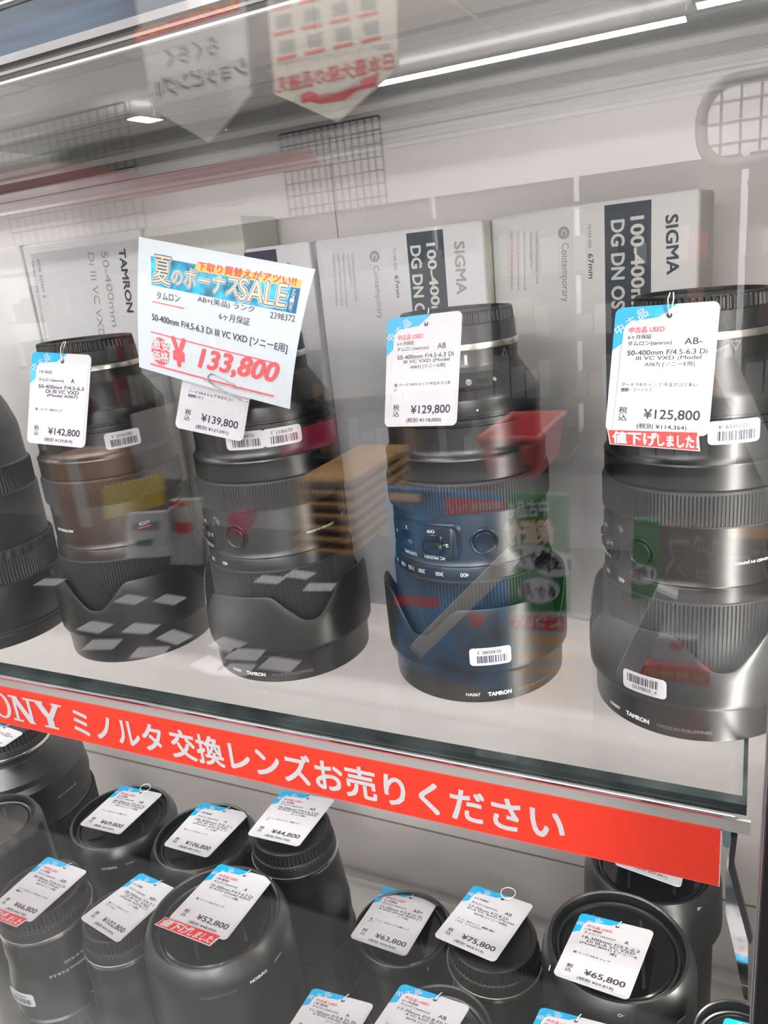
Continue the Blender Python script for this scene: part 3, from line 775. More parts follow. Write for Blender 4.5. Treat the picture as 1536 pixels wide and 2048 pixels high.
def make_tall(root):
    P = {}
    b = MB()
    b.lathe([(.030, .1795), (.0292, .1800), (.0288, .1812), (.0286, .1860), (.0284, .1880)], 'cap', 96)
    b.lathe([(.0284, .1880), (.0281, .1884), (.0281, .1887, 1), (.0277, .1932, 1), (.0276, .1938), (.0271, .1945), (.0252, .1946), (.0250, .1938), (.0246, .1930)], 'cap', teeth=64, depth=.0007, cap1=True)
    for ang, mt in ((20, 'white'), (200, 'greyprint')):
        pass
    b.text('α', lambda a, c, t: (a, c, .1930 + t), -.010, -.005, .010, 'greyprint', .0001, .014)
    P['cap'] = b.build('rear_cap', root, 30)
    b = MB(); b.lathe([(.0285, .1800), (.0298, .1799), (.0300, .1795), (.0300, .1772), (.0297, .1768), (.0290, .1768)], 'steel', 128)
    P['mount'] = b.build('mount_ring', root, 30)
    b = MB()
    b.lathe([(.0400, .0732), (.0410, .0734), (.0412, .0740), (.0407, .0752), (.0405, .0772), (.0405, .0985), (.0402, .1002), (.0402, .1165), (.0410, .1170), (.0412, .1182), (.0412, .1262), (.0414, .1272), (.0412, .1280), (.0400, .1292), (.0393, .1306), (.0391, .1325),
             (.0391, .1428), (.0385, .1431), (.0385, .1438), (.0390, .1441), (.0390, .1462), (.0384, .1465), (.0384, .1475), (.0391, .1478), (.0392, .1545), (.0388, .1556), (.0375, .1572), (.0296, .1690), (.0292, .1702), (.0291, .1768), (.028, .1769)], 'satin', 192)
    f = cyl(.0291, 6, .1722); b.poly([(-.0007, -.002), (.0007, -.002), (.0007, .0028), (-.0007, .0028)], f, .0001, 'white')
    f = cyl(.0392, 10, .1505); b.poly([(.0005 * math.cos(2 * PI * i / 12), .0005 * math.sin(2 * PI * i / 12)) for i in range(12)], f, .0001, 'white')
    f = cyl(.0405, 79, .0850, True); b.text('DESIGNED IN JAPAN', f, 0, 0, .0016, 'white', .0001, .0195, 'c', bold=.03)
    f = cyl(.0405, -168.5, .0858, True); b.text('LOCK', f, 0, 0, .0019, 'white', .0001, .0066, 'c', bold=.02)
    f = cyl(.0405, -168.5, .0828, True); [b.poly([(q * .0006, 0), (q * .0006 + .0006, 0), (q * .0006 + .0006, .0005), (q * .0006, .0005)], f, .0001, 'pinkred') for q in range(-7, 7)]
    f = cyl(.0405, -124, .089, True); b.text('50-400mm F/4.5-6.3', f, 0, 0, .0021, 'white', .0001, .026, 'c')
    f = cyl(.0405, -124, .0925, True); b.text('Di III VC VXD', f, 0, 0, .0017, 'white', .0001, .0145, 'c')
    f = cyl(.0405, 118, .086, True); b.text('A067 MODEL Ø67', f, 0, 0, .0016, 'white', .0001, .0165, 'c', bold=.04)
    # port cover, screw and compliance marks near the mount
    cone = lambda an: (lambda a, c, t: ((.0296 + (.169 - (.163 + c)) * .0079 / .0118 + t) * math.cos(R_(an - 90) + a / .0335), (.0296 + (.169 - (.163 + c)) * .0079 / .0118 + t) * math.sin(R_(an - 90) + a / .0335), .163 + c))
    fq = cone(13); patch(b, fq, .028, .008, .0025, -.0002, .0005, 'panelblack', bev=.0004)
    b.poly([(.0014 * math.cos(2 * PI * i / 16) - .004, .0014 * math.sin(2 * PI * i / 16)) for i in range(16)], fq, .0007, 'alu')
    b.poly([(-.005, -.0002), (-.003, -.0002), (-.003, .0002), (-.005, .0002)], fq, .0009, 'line')
    b.poly(rrect(.0058, .0022, .0011, cx=.0025), fq, .0007, 'frame')
    b.poly([(.0009 * math.cos(2 * PI * i / 12) + .0085, .0009 * math.sin(2 * PI * i / 12)) for i in range(12)], fq, .0007, 'alu')
    f = cyl(.0291, 60, .1738, True)
    b.text('UK', f, -.0012, .0, .0022, 'greyprint', .0001, .0034); b.text('CA', f, -.0012, -.0026, .0022, 'greyprint', .0001, .0034)
    b.text('△', f, -.0068, -.002, .0038, 'greyprint', .0001); b.text('▽', f, .0042, -.002, .0034, 'greyprint', .0001)
    P['barrel'] = b.build('barrel', root, 25)
    b = MB(); b.lathe([(.0402, .1000)] + [(r_[0], r_[1]) + tuple(r_[2:]) for r_ in grip(.1003, .1166, .0423, 1)], 'rubber', teeth=168, depth=.0006)
    P['focus'] = b.build('focus_ring', root, 40)
    b = MB()
    b.lathe([(.0424, .0160)] + [(.0424, .0165), (.0425, .0170, 1), (.0425, .0648, 1), (.0424, .0656), (.0423, .0662), (.0417, .0665)], 'rubber', teeth=150, depth=.0008)
    b.lathe([(.0417, .0665), (.0416, .0670), (.0414, .0725), (.0410, .0733), (.039, .0734)], 'panelblack', 128)
    for an, tx in ((-6.2, '400'), (-24, '300'), (-38.5, '200'), (-49.5, '135'), (-59.5, '100'), (-70, '70'), (-80, '50')):
        f = cyl(.0416, an, .0708, True); b.text(tx, f, 0, 0, .0021, 'white', .0002, .0042 if len(tx) > 2 else .0029, 'c', bold=.01)
    P['zoom'] = b.build('zoom_ring', root, 40)
    # raised switch plate and round button
    b = MB()
    f = cyl(.0405, -40, .0866)
    patch(b, f, .0480, .0200, .0042, -.0003, .0012, 'panelblack', 22, .0012)
    f = cyl(.0405, -39.5, .0862); patch(b, f, .0415, .0162, .0032, .0011, .00125, 'satin', 22, .0002)
    fl = lambda an, z: cyl(.0405, an, z, True)
    for an, z, tx, wd in ((-28, .0929, 'OFF', .0042), (-50, .0925, '3', .0012), (-64, .0882, '-2', .0022), (-17.5, .0860, '2-', .0026), (-48, .0791, 'CUSTOM/1', .0092), (-26.5, .0791, 'VC MODE/1', .0112)):
        b.text(tx, fl(an, z), 0, 0, .0016, 'white', .0014, wd, 'c', bold=.02)
    P['plate'] = b.build('switch_plate', root, 30)
    for an, wd, hh in ((-27.5, .0105, .0052), (-50, .0080, .0046)):
        b = MB(); f = cyl(.0405, an, .0850); patch(b, f, wd + .0016, hh + .0052, .0022, .00120, .0014, 'gloss', 10, .0002)
        f = cyl(.0405, an, .0838); patch(b, f, wd, hh, .0022, .0012, .0028, 'panelblack', 10, .0008)
        P['sw%d' % int(an)] = b.build('switch', P['plate'], 40)
    b = MB(); base = cyl(.0405, 8.6, .0862)
    prof = [(.0072, -.0003), (.0070, .0007), (.0064, .0009), (.0058, .0004), (.0052, .0002), (.0050, .0010), (.0047, .0012), (.0035, .0010), (.0, .0010)]
    vs, fs = [], []; n = 40
    for r, t in prof:
        for i in range(n): vs.append(base(r * math.cos(2 * PI * i / n), r * math.sin(2 * PI * i / n), t))
    for j in range(len(prof) - 1):
        for i in range(n): fs.append((j * n + i, j * n + (i + 1) % n, (j + 1) * n + (i + 1) % n, (j + 1) * n + i))
    b.add(vs, fs, 'panelblack'); P['button'] = b.build('focus_button', root, 40)
    P['hood'] = make_hood(root)
    return P


def sticker(root, fn, code, name='barcode_sticker', up=True, mt='label'):
    """white barcode label: digits and bars; fn runs along the surface"""
    b = MB(); W, H = .0212, .0098
    patch(b, fn, W, H, .0018, .0, .0002, mt, 12, .0001)
    rnd = random.Random(code); x = -W / 2 + .0025
    y0, y1 = (-.0006, .0034)
    while x < W / 2 - .0035:
        wd = rnd.choice((.00022, .00022, .0004, .0006)); b.poly([(x, y0), (x + wd, y0), (x + wd, y1), (x, y1)], fn, .0003, 'ink'); x += wd + rnd.choice((.0002, .00025, .0004, .0007))
    if up: b.text(code, fn, .0005, -.0036, .0021, 'ink', .0003, .0118, 'c')
    return b.build(name, root, 0)


BODY = {}
lens_at = {}
def tall_lens(label, x, y, rz, stickers):
    t = thing('camera_lens', label, 'camera lens', (x, y, 0.0003), R_(rz), 'tall zoom lenses on the glass shelf')
    if not BODY:
        BODY.update(make_tall(t))
    else:
        for k, o in BODY.items():
            if o.parent and o.parent.type == 'EMPTY':
                c = share(o, t)
                for ch in o.children: share(ch, c)
    for (r, an, z, code, flip, slant) in stickers:
        base = cyl(r, an, z, flip)
        if slant:
            cs, sn = math.cos(slant), math.sin(slant)
            fn = lambda a, c, q, base=base, cs=cs, sn=sn: base(a * cs - c * sn, a * sn + c * cs, q)
        else: fn = base
        if flip is None: pass
        sticker(t, fn, code)
    return t


tall_lens('black zoom lens with the ¥129,800 price tag and round button facing front', -.1349, .3721, 20.0, [(.0493, 6.5, .0285, '0240580_3', True, 0)])
tall_lens('black zoom lens behind the summer sale sheet, two barcode stickers', -.2513, .3617, -8.7, [(.0393, 27.7, .1390, '0239837_2', True, 0), (.0393, 57.5, .1390, '0239837_2', True, 0)])
tall_lens('black zoom lens with the ¥142,800 price tag', -.366, .355, 230.9, [(.0393, 14.1 - 185, .1372, '0237635_6', True, 0)])
tall_lens('large black zoom lens at the right with the ¥125,800 price tag', -.022, .370, -38.6, [(.0393, 62.5, .1410, '0239859_4', True, 0), (.0493, 17.4, .0262, '0239859_4', False, 0)])

# far left: a thicker lens of another make, cut by the picture edge
t = thing('camera_lens', 'thick black lens cut by the left picture edge on glass shelf', 'camera lens', (-.487, .336, .0003), 0, 'tall zoom lenses on the glass shelf')
b = MB(); b.lathe([(.047, 0), (.0505, .0004), (.0512, .002), (.0512, .0085), (.0506, .0090), (.0506, .0098), (.0513, .0102), (.0513, .0116), (.0506, .0120), (.0508, .0128), (.0512, .014), (.0518, .040), (.0516, .0425), (.050, .0430)], 'satin2', 160)
b.build('lens_hood', t, 30)
b = MB(); b.lathe([(.0492, .040)] + [(.0496, .0415), (.0497, .042, 1), (.0497, .058, 1), (.0494, .0588)], 'rubber', teeth=140, depth=.0009)
b.lathe([(.0496, .0590), (.0500, .0596, 1), (.0500, .0635, 1), (.0494, .0645), (.048, .065)], 'rubber', teeth=48, depth=.0012); b.build('zoom_ring', t, 40)
b = MB(); b.lathe([(.047, .064), (.0474, .066), (.0474, .1000), (.046, .1010), (.046, .118), (.0445, .119), (.0440, .140), (.0435, .143), (.040, .155), (.0330, .171), (.0305, .178), (.0300, .1865), (.029, .187)], 'satin', 160)
f = cyl(.0474, 60, .088); fr = lambda a, c, q: f(-c, a, q)
b.text('FOCUS', fr, 0, 0, .0018, 'white', .0002, .0068, 'c'); b.text('AF ▪ MF', fr, 0, -.0035, .0016, 'white', .0002, .0065, 'c')
b.build('barrel', t, 30)
b = MB(); b.lathe([(.044, .100), (.0464, .1010), (.0465, .1015, 1), (.0465, .1165, 1), (.0460, .118), (.044, .119)], 'rubber', teeth=120, depth=.0008); b.build('focus_ring', t, 40)
b = MB(); b.lathe([(.029, .187), (.0308, .1872), (.0308, .1895), (.029, .1896)], 'steel', 96); b.build('mount_ring', t, 30)
b = MB(); b.lathe([(.0296, .1896), (.0292, .197), (.0288, .1976, 1), (.0283, .205, 1), (.0275, .2065), (.025, .2066), (.0245, .205)], 'cap', teeth=60, depth=.0007, cap1=True); b.build('rear_cap', t, 30)
b = MB(); f = cyl(.0474, 54, .086); patch(b, f, .012, .017, .003, -.0002, .0014, 'alu', 12, .0012); b.build('switch_plate', t, 40)

# ------------------------------------------------------------------ price tags
class Quad:
    """surface between four corners (TL, TR, BR, BL): u right 0..1, v down 0..1, t metres off the face"""
    def __init__(s, tl, tr, br, bl, bend=0.0):
        s.c = [Vector(p) for p in (tl, tr, br, bl)]
        s.ctr = sum(s.c, Vector()) / 4
        s.n = (s.c[1] - s.c[0]).cross(s.c[0] - s.c[3]).normalized()
        s.w = ((s.c[1] - s.c[0]).length + (s.c[2] - s.c[3]).length) / 2
        s.h = ((s.c[3] - s.c[0]).length + (s.c[2] - s.c[1]).length) / 2
        s.bend = bend

    def p(s, u, v, t=0.0):
        a = s.c[0].lerp(s.c[1], u); b = s.c[3].lerp(s.c[2], u)
        q = a.lerp(b, v) + s.n * (t + (s.bend(u, v) if s.bend else 0.0))
        return q - s.org

    org = Vector((0, 0, 0))


def tag_words(grade, lines, price, net, notes, used=True, term='6ヶ月保証'):
    return dict(grade=grade, lines=lines, price=price, net=net, notes=notes, used=used, term=term)


def price_tag(label, q, wd, sale=False, ring=False, loop=0.012, two=False, group='price tags'):
    q.org = q.ctr.copy()
    t = thing('price_tag', label, 'price tag', q.ctr, 0, group)
    W, H = q.w, q.h; ar = W / H
    fn = lambda a, b_, tt: q.p(a, 1 - b_ , tt)          # a, b in 0..1 from bottom left
    b = MB()
    # card with rounded corners
    out = []
    for (a, c) in rrect(1, H / W, .07, 5, .5, .5 * H / W): out.append((a, c * W / H))
    b.prism(out, lambda a, c, tt: fn(a, c, tt), -.0002, .0002, 'paper')
    T = .00026
    rc = .07; kk = W / H
    tri = [(.60, 1.0), (rc, 1.0)] + [(rc - rc * math.sin(R_(x)), 1 - (rc - rc * math.cos(R_(x))) * kk) for x in (30, 60, 90)] + [(0.0, .66)]
    b.poly(tri, fn, T, 'cyan')
    # white outlined characters printed across the cyan corner
    s_ = .5 / H * .001
    px = lambda a, c: fn(a, c, T + .00005)
    def ch(body, u, v, h, rot):
        uu = lambda a, c, tt: fn(u + a / W, 1 - v + c / H, tt)
        b.text(body, uu, 0, 0, h, 'label', T + .00006, rot=rot, bold=.012)
    ch('品', .255, .112, .0036 * W / .036, R_(33)); ch('古', .150, .165, .0034 * W / .036, R_(33)); ch('中', .045, .222, .0036 * W / .036, R_(33))
    lab = rrect(.87, .835, .05, 4, .535, .425); lab = [(min(a, .985), c) for a, c in lab]
    # the pasted label, its top left corner cut by a curve
    b.poly([(.97, .02), (.97, .905), (.42, .905), (.20, .888), (.14, .874), (.108, .846), (.097, .80), (.085, .3), (.075, .02)], fn, T + .0001, 'label')
    tt = T + .00016
    X = lambda body, u, v0, v1, u1=None, mt='ink', al='l', bold=0.010: b.text(body, fn, u, 1 - v1, v1 - v0, mt, tt, None if u1 is None else abs(u1 - u), al, bold)
    # keep the letter shapes in proportion when no width is given: work in tag units
    v = .165 if wd['used'] else .19
    if wd['used']: X('中古品 USED', .155, .160, .208, .50, 'redink', bold=.015)
    X(wd['term'], .15, .222 if wd['used'] else .19, .257 if wd['used'] else .225, .38)
    X('タムロン(tamron)', .15, .272, .315, .58)
    g = wd['grade']; X(g, .70, .262, .310, .70 + .055 * len(g), bold=.014)
    b.poly([(.13, 1 - .328), (.90, 1 - .328), (.90, 1 - .3245), (.13, 1 - .3245)], fn, tt, 'inkline')
    ln = wd['lines']; n = max(len(x) for x in ln)
    for i, tx in enumerate(ln):
        wdt = .77 * len(tx) / n * (1.0 if i == 0 else 1.0)
        u0 = .155 if i == 0 else .155 + (.77 - wdt) * .62
        v0 = .345 + .048 * i; X(tx, u0, v0, v0 + .039, u0 + min(wdt, .92 - u0), bold=.014)
    for i, tx in enumerate(wd['notes']):
        v0 = .60 + .042 * i; X(tx, .125, v0, v0 + .031, min(.93, .125 + len(tx) * .0385))
    X('税', .12, .795, .848, .205); X('込', .12, .853, .906, .205)
    X(wd['price'], .37, .808, .895, .905, bold=.016)
    X('(税別 ' + wd['net'] + ')', .31, .922, .970, .79)
    # hole
    hole = [(.535 + .028 * math.cos(2 * PI * i / 12), .915 + .028 * kk * math.sin(2 * PI * i / 12)) for i in range(12)]
    b.poly(hole, fn, tt, 'ink')
    b.build('card', t, 0)
    # string
    b = MB()
    hp = Vector(q.p(.535, .085, .0005)); n_ = q.n; upv = Vector(q.p(.53, -.3, 0)) - Vector(q.p(.53, 0, 0)); upv.normalize(); sd = Vector(q.p(1, 0, 0)) - Vector(q.p(0, 0, 0)); sd.normalize()
    if ring:
        b.tube([hp + upv * (loop * .5 - loop * .55 * math.cos(x)) + sd * (loop * .55 * math.sin(x) + .002) + n_ * (.0012 + .002 * math.sin(x / 2)) for x in [2 * PI * k / 24 for k in range(24)]], .00028, 'string', 6, True)
    else:
        for sgn in ((1, -1) if two else (1,)):
            b.tube([hp, hp + upv * loop * .3 + n_ * .0008 + sd * sgn * .0006, hp + upv * loop * .7 + sd * sgn * .0011 + n_ * .0006, hp + upv * loop + sd * sgn * .0006 - n_ * .001], .00026, 'string', 6)
    b.build('string', t, 60)
    if sale:
        b = MB(); f2 = lambda a, c, x: q.p(a, c, x)
        sl_ = [(.02, .985), (.905, .970), (.935, 1.115), (.06, 1.105)] if sale == 'u' else [(-.04, .995), (.91, .975), (.86, 1.135), (-.10, 1.135)]
        Q = Quad(*[q.p(a, c, .0004) + q.org for a, c in sl_]); Q.org = q.org
        g2 = lambda a, c, x: Q.p(a, 1 - c, x)
        b.prism([(0, 0), (1, 0), (1, 1), (0, 1)], g2, -.0001, .0001, 'label')
        b.poly([(.012, .04), (.985, .04), (.985, .97), (.012, .97)], g2, .00014, 'redsticker')
        b.text('値下げ', g2, .05, .12, .76, 'label', .0002, .50, bold=.035, shear=.12); b.text('しました！', g2, .55, .14, .62, 'label', .0002, .44, bold=.035, shear=.12)
        b.build('discount_sticker', t, 0)
    return t


def zoomed(l, x0, y0, s): return [(x0 + a / s, y0 + c / s) for a, c in l]


def upper_quad(px, yt, yb):
    return Quad(at(*px[0], 1, yt), at(*px[1], 1, yt), at(*px[2], 1, yb), at(*px[3], 1, yb))


A067 = ['50-400mm F/4.5-6.3 Di', 'III VC VXD (Model', 'A067) [ソニーE用]']
price_tag('price tag reading ¥142,800 on the leftmost tall lens', upper_quad(zoomed([(155, 632), (440, 648), (408, 1095), (130, 1068)], 0, 440, 2.4), .320, .310),
          tag_words('A', ['50-400mm F/4.5-6.3', 'Di III VC VXD', '(Model A067)'], '¥142,800', '¥129,819', ['箱、フード、FRキャップ'], False, '1年保証'), two=True, loop=.011)
price_tag('price tag reading ¥139,800, half hidden by the sale sheet', upper_quad([(383, 650), (518, 679), (485.4, 883.8), (350, 854.6)], .3195, .3125),
          tag_words('AB+', A067, '¥139,800', '¥127,091', ['フード F/Rキャップ 中玉ホコリ', '鏡胴軽いキズ']))
price_tag('price tag reading ¥129,800 on a tall lens', upper_quad(zoomed([(540, 730), (998, 678), (962, 1385), (520, 1394)], 600, 400, 3.072), .3365, .3275),
          tag_words('AB', A067, '¥129,800', '¥118,000', ['箱 フード F/Rキャップ 中玉ホコリ多', 'い']), loop=.007)
price_tag('price tag reading ¥125,800 with red discount sticker, right-hand lens', upper_quad(zoomed([(665, 735), (1265, 692), (1195, 1470), (603, 1440)], 1000, 360, 2.866), .3345, .3225),
          tag_words('AB-', A067, '¥125,800', '¥114,364', ['フード F/Rキャップ 中玉ホコリ多い', '鏡胴・フードキズ']), sale='u', two=True, loop=.009)

# the big sale sheet clipped over the second tag
sq = upper_quad(zoomed([(660, 80), (1497, 235), (1375, 912), (662, 707)], 0, 440, 2.4), .3085, .3040)
sq.bend = lambda u, v: -.0035 * (2 * v - 1) ** 2 * (.3 + .7 * u) + .0015 * math.sin(u * 3)
sq.org = sq.ctr.copy()
t = thing('sale_sheet', 'white summer bonus sale sheet priced 133,800 with blue heading', 'sale sheet', sq.ctr)
fs_ = lambda a, c, x: sq.p(a, 1 - c, x)
b = MB(); NX, NY = 20, 24
for sd_, tt in ((1, .0001), (-1, -.0001)):
    vs = [sq.p(i / NX, j / NY, tt) for j in range(NY + 1) for i in range(NX + 1)]
    fs = []
    for j in range(NY):
        for i in range(NX):
            k = j * (NX + 1) + i; f = (k, k + NX + 1, k + NX + 2, k + 1); fs.append(f if sd_ > 0 else f[::-1])
    b.add(vs, fs, 'sheet')
def strip(pts_u0, pts_v0, u1, v1, mt, tt, n=14):
    for i in range(n):
        a0 = pts_u0 + (u1 - pts_u0) * i / n; a1 = pts_u0 + (u1 - pts_u0) * (i + 1) / n
        for j in range(3):
            w0 = pts_v0 + (v1 - pts_v0) * j / 3; w1 = pts_v0 + (v1 - pts_v0) * (j + 1) / 3
            b.add([sq.p(a0, w1, tt), sq.p(a1, w1, tt), sq.p(a1, w0, tt), sq.p(a0, w0, tt)], [(0, 1, 2, 3)], mt)
# heading measured in sheet coordinates from the photo
def suv(zx, zy):
    """sheet coordinates of a spot on the photographed sheet (bilinear inverse)"""
    p = (zx, zy); c = [(660, 80), (1497, 235), (1375, 912), (662, 707)]
    u = v = .5
    for _ in range(12):
        x = (1 - v) * ((1 - u) * c[0][0] + u * c[1][0]) + v * ((1 - u) * c[3][0] + u * c[2][0]); y = (1 - v) * ((1 - u) * c[0][1] + u * c[1][1]) + v * ((1 - u) * c[3][1] + u * c[2][1])
        xu = (1 - v) * (c[1][0] - c[0][0]) + v * (c[2][0] - c[3][0]); yu = (1 - v) * (c[1][1] - c[0][1]) + v * (c[2][1] - c[3][1])
        xv = (1 - u) * (c[3][0] - c[0][0]) + u * (c[2][0] - c[1][0]); yv = (1 - u) * (c[3][1] - c[0][1]) + u * (c[2][1] - c[1][1])
        D = xu * yv - xv * yu; dx, dy = p[0] - x, p[1] - y
        u += (dx * yv - dy * xv) / D; v += (dy * xu - dx * yu) / D
    return u, v
def swords(body, p0, p1, hz, mt, tt=.0003, bold=0.0, shear=0.0):
    (u0, v0), (u1, v1) = suv(*p0), suv(*p1); W, H = sq.w, sq.h
    L = math.hypot((u1 - u0) * W, (v1 - v0) * H); rot = -math.atan2((v1 - v0) * H, (u1 - u0) * W)
    k = W / 845
    b.text(body, lambda a, c, x: fs_(u0 + a / W, 1 - v0 + c / H, x), 0, 0, hz * k, mt, tt, L, rot=rot, bold=bold, shear=shear)
(u0, v0), (u1, v1) = suv(727, 172), suv(1425, 440)
_, vb = suv(735, 305)
def strip4(c4, mt, tt, n=14):
    q = [suv(*p) for p in c4]
    def g(x, y):
        a = [(q[0][k] * (1 - x) + q[1][k] * x) * (1 - y) + (q[3][k] * (1 - x) + q[2][k] * x) * y for k in (0, 1)]
        return sq.p(a[0], a[1], tt)
    for i in range(n):
        for j in range(3):
            b.add([g(i / n, (j + 1) / 3), g((i + 1) / n, (j + 1) / 3), g((i + 1) / n, j / 3), g(i / n, j / 3)], [(0, 1, 2, 3)], mt)
strip4(((727, 170), (1443, 300), (1425, 442), (736, 305)), 'skyblue', .00014)
strip4(((962, 205), (1445, 285), (1440, 322), (955, 242)), 'orange', .00018)
strip4(((1400, 318), (1440, 326), (1425, 440), (1384, 432)), 'deepblue', .00018)
for off, mt, bo in ((.00022, 'label', .07), (.00028, 'deepblue', .035), (.00034, 'peach', .004)):
    swords('夏', (745, 292), (835, 310), 118, mt, off, bo); swords('の', (842, 300), (895, 311), 58, mt, off, bo)
    swords('ボーナス', (905, 316), (1165, 366), 82, mt, off, bo); swords('SALE', (1165, 378), (1378, 412), 92, mt, off, bo)
swords('下取り買替えがアツい!!', (970, 238), (1418, 312), 36, 'redink', .0003, .012)
for i, chx in enumerate('7月31日まで'):
    swords(chx, (1405 - i * 2.2, 341 + i * 14.5), (1421 - i * 2.2, 344 + i * 14.5), 12, 'label', .0003, .01)
swords('タムロン', (765, 372), (885, 390), 34, 'ink'); swords('AB+(美品) ランク', (974, 392), (1240, 444), 32, 'ink')
swords('6ヶ月保証', (1078, 470), (1220, 500), 32, 'ink'); swords('2398372', (1312, 462), (1420, 480), 26, 'ink')
swords('50-400mm F/4.5-6.3 Di III VC VXD [ソニーE用]', (740, 482), (1383, 634), 40, 'ink', .0003, .008)
for p0, p1, hh in (((738, 384), (908, 419), 4), ((732, 531), (1342, 683), 5), ((725, 692), (1312, 848), 7)):
    (a0, c0), (a1, c1) = suv(*p0), suv(*p1)
    for i in range(12):
        x0, x1 = i / 12, (i + 1) / 12; e = hh / 845
        P_ = lambda x, o: fs_(a0 + (a1 - a0) * x, 1 - (c0 + (c1 - c0) * x) + o, .00025)
        b.add([P_(x0, -e / 2), P_(x1, -e / 2), P_(x1, e), P_(x0, e)], [(0, 1, 2, 3)], 'pinkred')
(uc, vc) = suv(780, 628); W, H = sq.w, sq.h
star = []
for i in range(48):
    r = .0062 if i % 2 else .0053; a = 2 * PI * i / 48; star.append((uc + r * math.cos(a) / W, 1 - vc + r * 1.18 * math.sin(a) / H))
b.poly(star, fs_, .00022, 'pinkred')
swords('激安', (738, 612), (830, 632), 48, 'label', .0003, .03); swords('価格', (738, 668), (822, 686), 46, 'label', .0003, .03)
swords('￥', (842, 690), (905, 704), 118, 'pinkred', .0003, .05); swords('133,800', (970, 718), (1335, 792), 96, 'pinkred', .0003, .032, .3)
swords('※表示価格はすべて税込です。店頭価格は予告なく変更する場合があります。', (990, 778), (1308, 858), 9, 'midprint', .0003)
b.build('sheet', t, 20)
# paper clip
cu_, cv_ = suv(1110, 805)
pc = thing('paper_clip', 'wire paper clip joining the sale sheet to the price tag', 'paper clip', Vector(sq.p(cu_, cv_, .001)) + sq.org)
b = MB(); pts = []
for zx, zy, tt in ((1165, 805, .0008), (1120, 782, .0009), (1060, 748, .0009), (1032, 737, .0009), (1018, 752, .0009), (1022, 778, .0009), (1045, 800, .0009), (1110, 838, .0009), (1160, 868, .0009), (1185, 876, .0006), (1198, 868, -.0006), (1190, 850, -.002), (1120, 812, -.003), (1060, 780, -.003)):
    u, v = suv(zx, zy); pts.append(Vector(sq.p(u, v, tt)) + sq.org - pc.location)
b.tube(pts, .00028, 'wire', 6); b.build('clip_wire', pc, 60)

# ------------------------------------------------------------------ lower row of lenses
FLOOR = ZF + .0003


def ring_lens(label, l, r, y, zt, hood_len, cap_style, marks=None, bevel=.0085, flare=1.0, body=.9, code=None, turn=0.0, group='short lenses on the cabinet floor', mk='TAMRON', hoodname='HA036'):
    """front up, hood turned back round the barrel, front cap inside the rim"""
    zr = zt - .008; c = at((l + r) / 2, y, 2, zr); dep = (c - CAM).dot(fwd); R = (r - l) / 2 * dep / F_PX
    H = zt - FLOOR; t = thing('camera_lens', label, 'camera lens', (c.x, c.y, FLOOR), math.atan2(-c.y, -c.x) + PI / 2, group)
    b = MB(); hb = max(.012, H - hood_len)
    b.lathe([(R * .91, hb), (R * flare, hb), (R * flare, hb + .002), (R * (flare + 1) / 2, H - hood_len * .5), (R, H - bevel), (R * .985, H - bevel * .72), (R * .925, H - .0016), (R * .90, H - .0003), (R * .875, H), (R * .855, H - .0006), (R * .845, H - .004), (R * .84, H - .006)], 'satin2', 128)
    if mk:
        f = cyl(R * 1.004, turn, H - bevel - .003, True); b.text(mk, f, 0, 0, .0019, 'white', .0002, .0105, 'c', bold=.05)
        f = cyl(R * 1.004, turn + 20 * .04 / R, H - bevel - .003, True); b.text(hoodname, f, 0, 0, .0015, 'white', .0002, .006, 'c')
        f = cyl(R * 1.004, turn - 32 * .04 / R, H - bevel - .0035, True); b.text('MADE IN PHILIPPINES', f, 0, 0, .0014, 'greyprint', .0002, .019, 'c')
    if marks is not None:
        bev = lambda an: (lambda a, c_, q: ((R * .955 - c_ * .30 + q) * math.cos(R_(an - 90) + a / R), (R * .955 - c_ * .30 + q) * math.sin(R_(an - 90) + a / R), H - .0046 + c_))
        b.poly([(-.0005, -.0016), (.0005, -.0016), (.0005, .0016), (-.0005, .0016)], bev(marks), .0004, 'white')
        b.text('o-', bev(marks + 62), 0, -.001, .0016, 'white', .0004, .003)
    b.build('lens_hood', t, 30)
    b = MB(); b.lathe([(R * .84, H - .006), (R * .80, H - .0062), (R * .80, H - .0045), (R * .785, H - .0042), (R * .76, H - .0046), (R * .745, H - .0060)], 'satin', 96); b.build('filter_ring', t, 30)
    b = MB(); ZC = H - .0058
    b.lathe([(R * .745, ZC - .001), (R * .74, ZC + .0004), (R * .72, ZC + .0008), (R * .70, ZC + .0006), (R * .001, ZC + .0006)], cap_style, 96)
    for sg in (1, -1):
        b.poly([(sg * R * .30, -R * .55), (sg * R * .30, R * .55), (sg * R * .34, R * .53), (sg * R * .34, -R * .53)][::sg], lambda a, c_, q: (a, c_, ZC + .0006 + q), .0003, 'rubber')
        if cap_style == 'cap': b.prism([(sg * R * .37, -R * .3), (sg * R * .62, -R * .22), (sg * R * .62, R * .22), (sg * R * .37, R * .3)][::sg], lambda a, c_, q: (a, c_, ZC + q), 0, .0014, 'cap')
    b.build('front_cap', t, 30)
    b = MB(); b.lathe([(R * .72, 0), (R * body, .001), (R * body, hb * .35), (R * body * 1.02, hb * .4, ), (R * body * 1.02, hb + .004), (R * .8, H - .02)], 'satin', 96, cap0=True); b.build('barrel', t, 30)
    if code: sticker(t, cyl(R * 1.006, code[1], code[2], True), code[0])
    return t, R, H


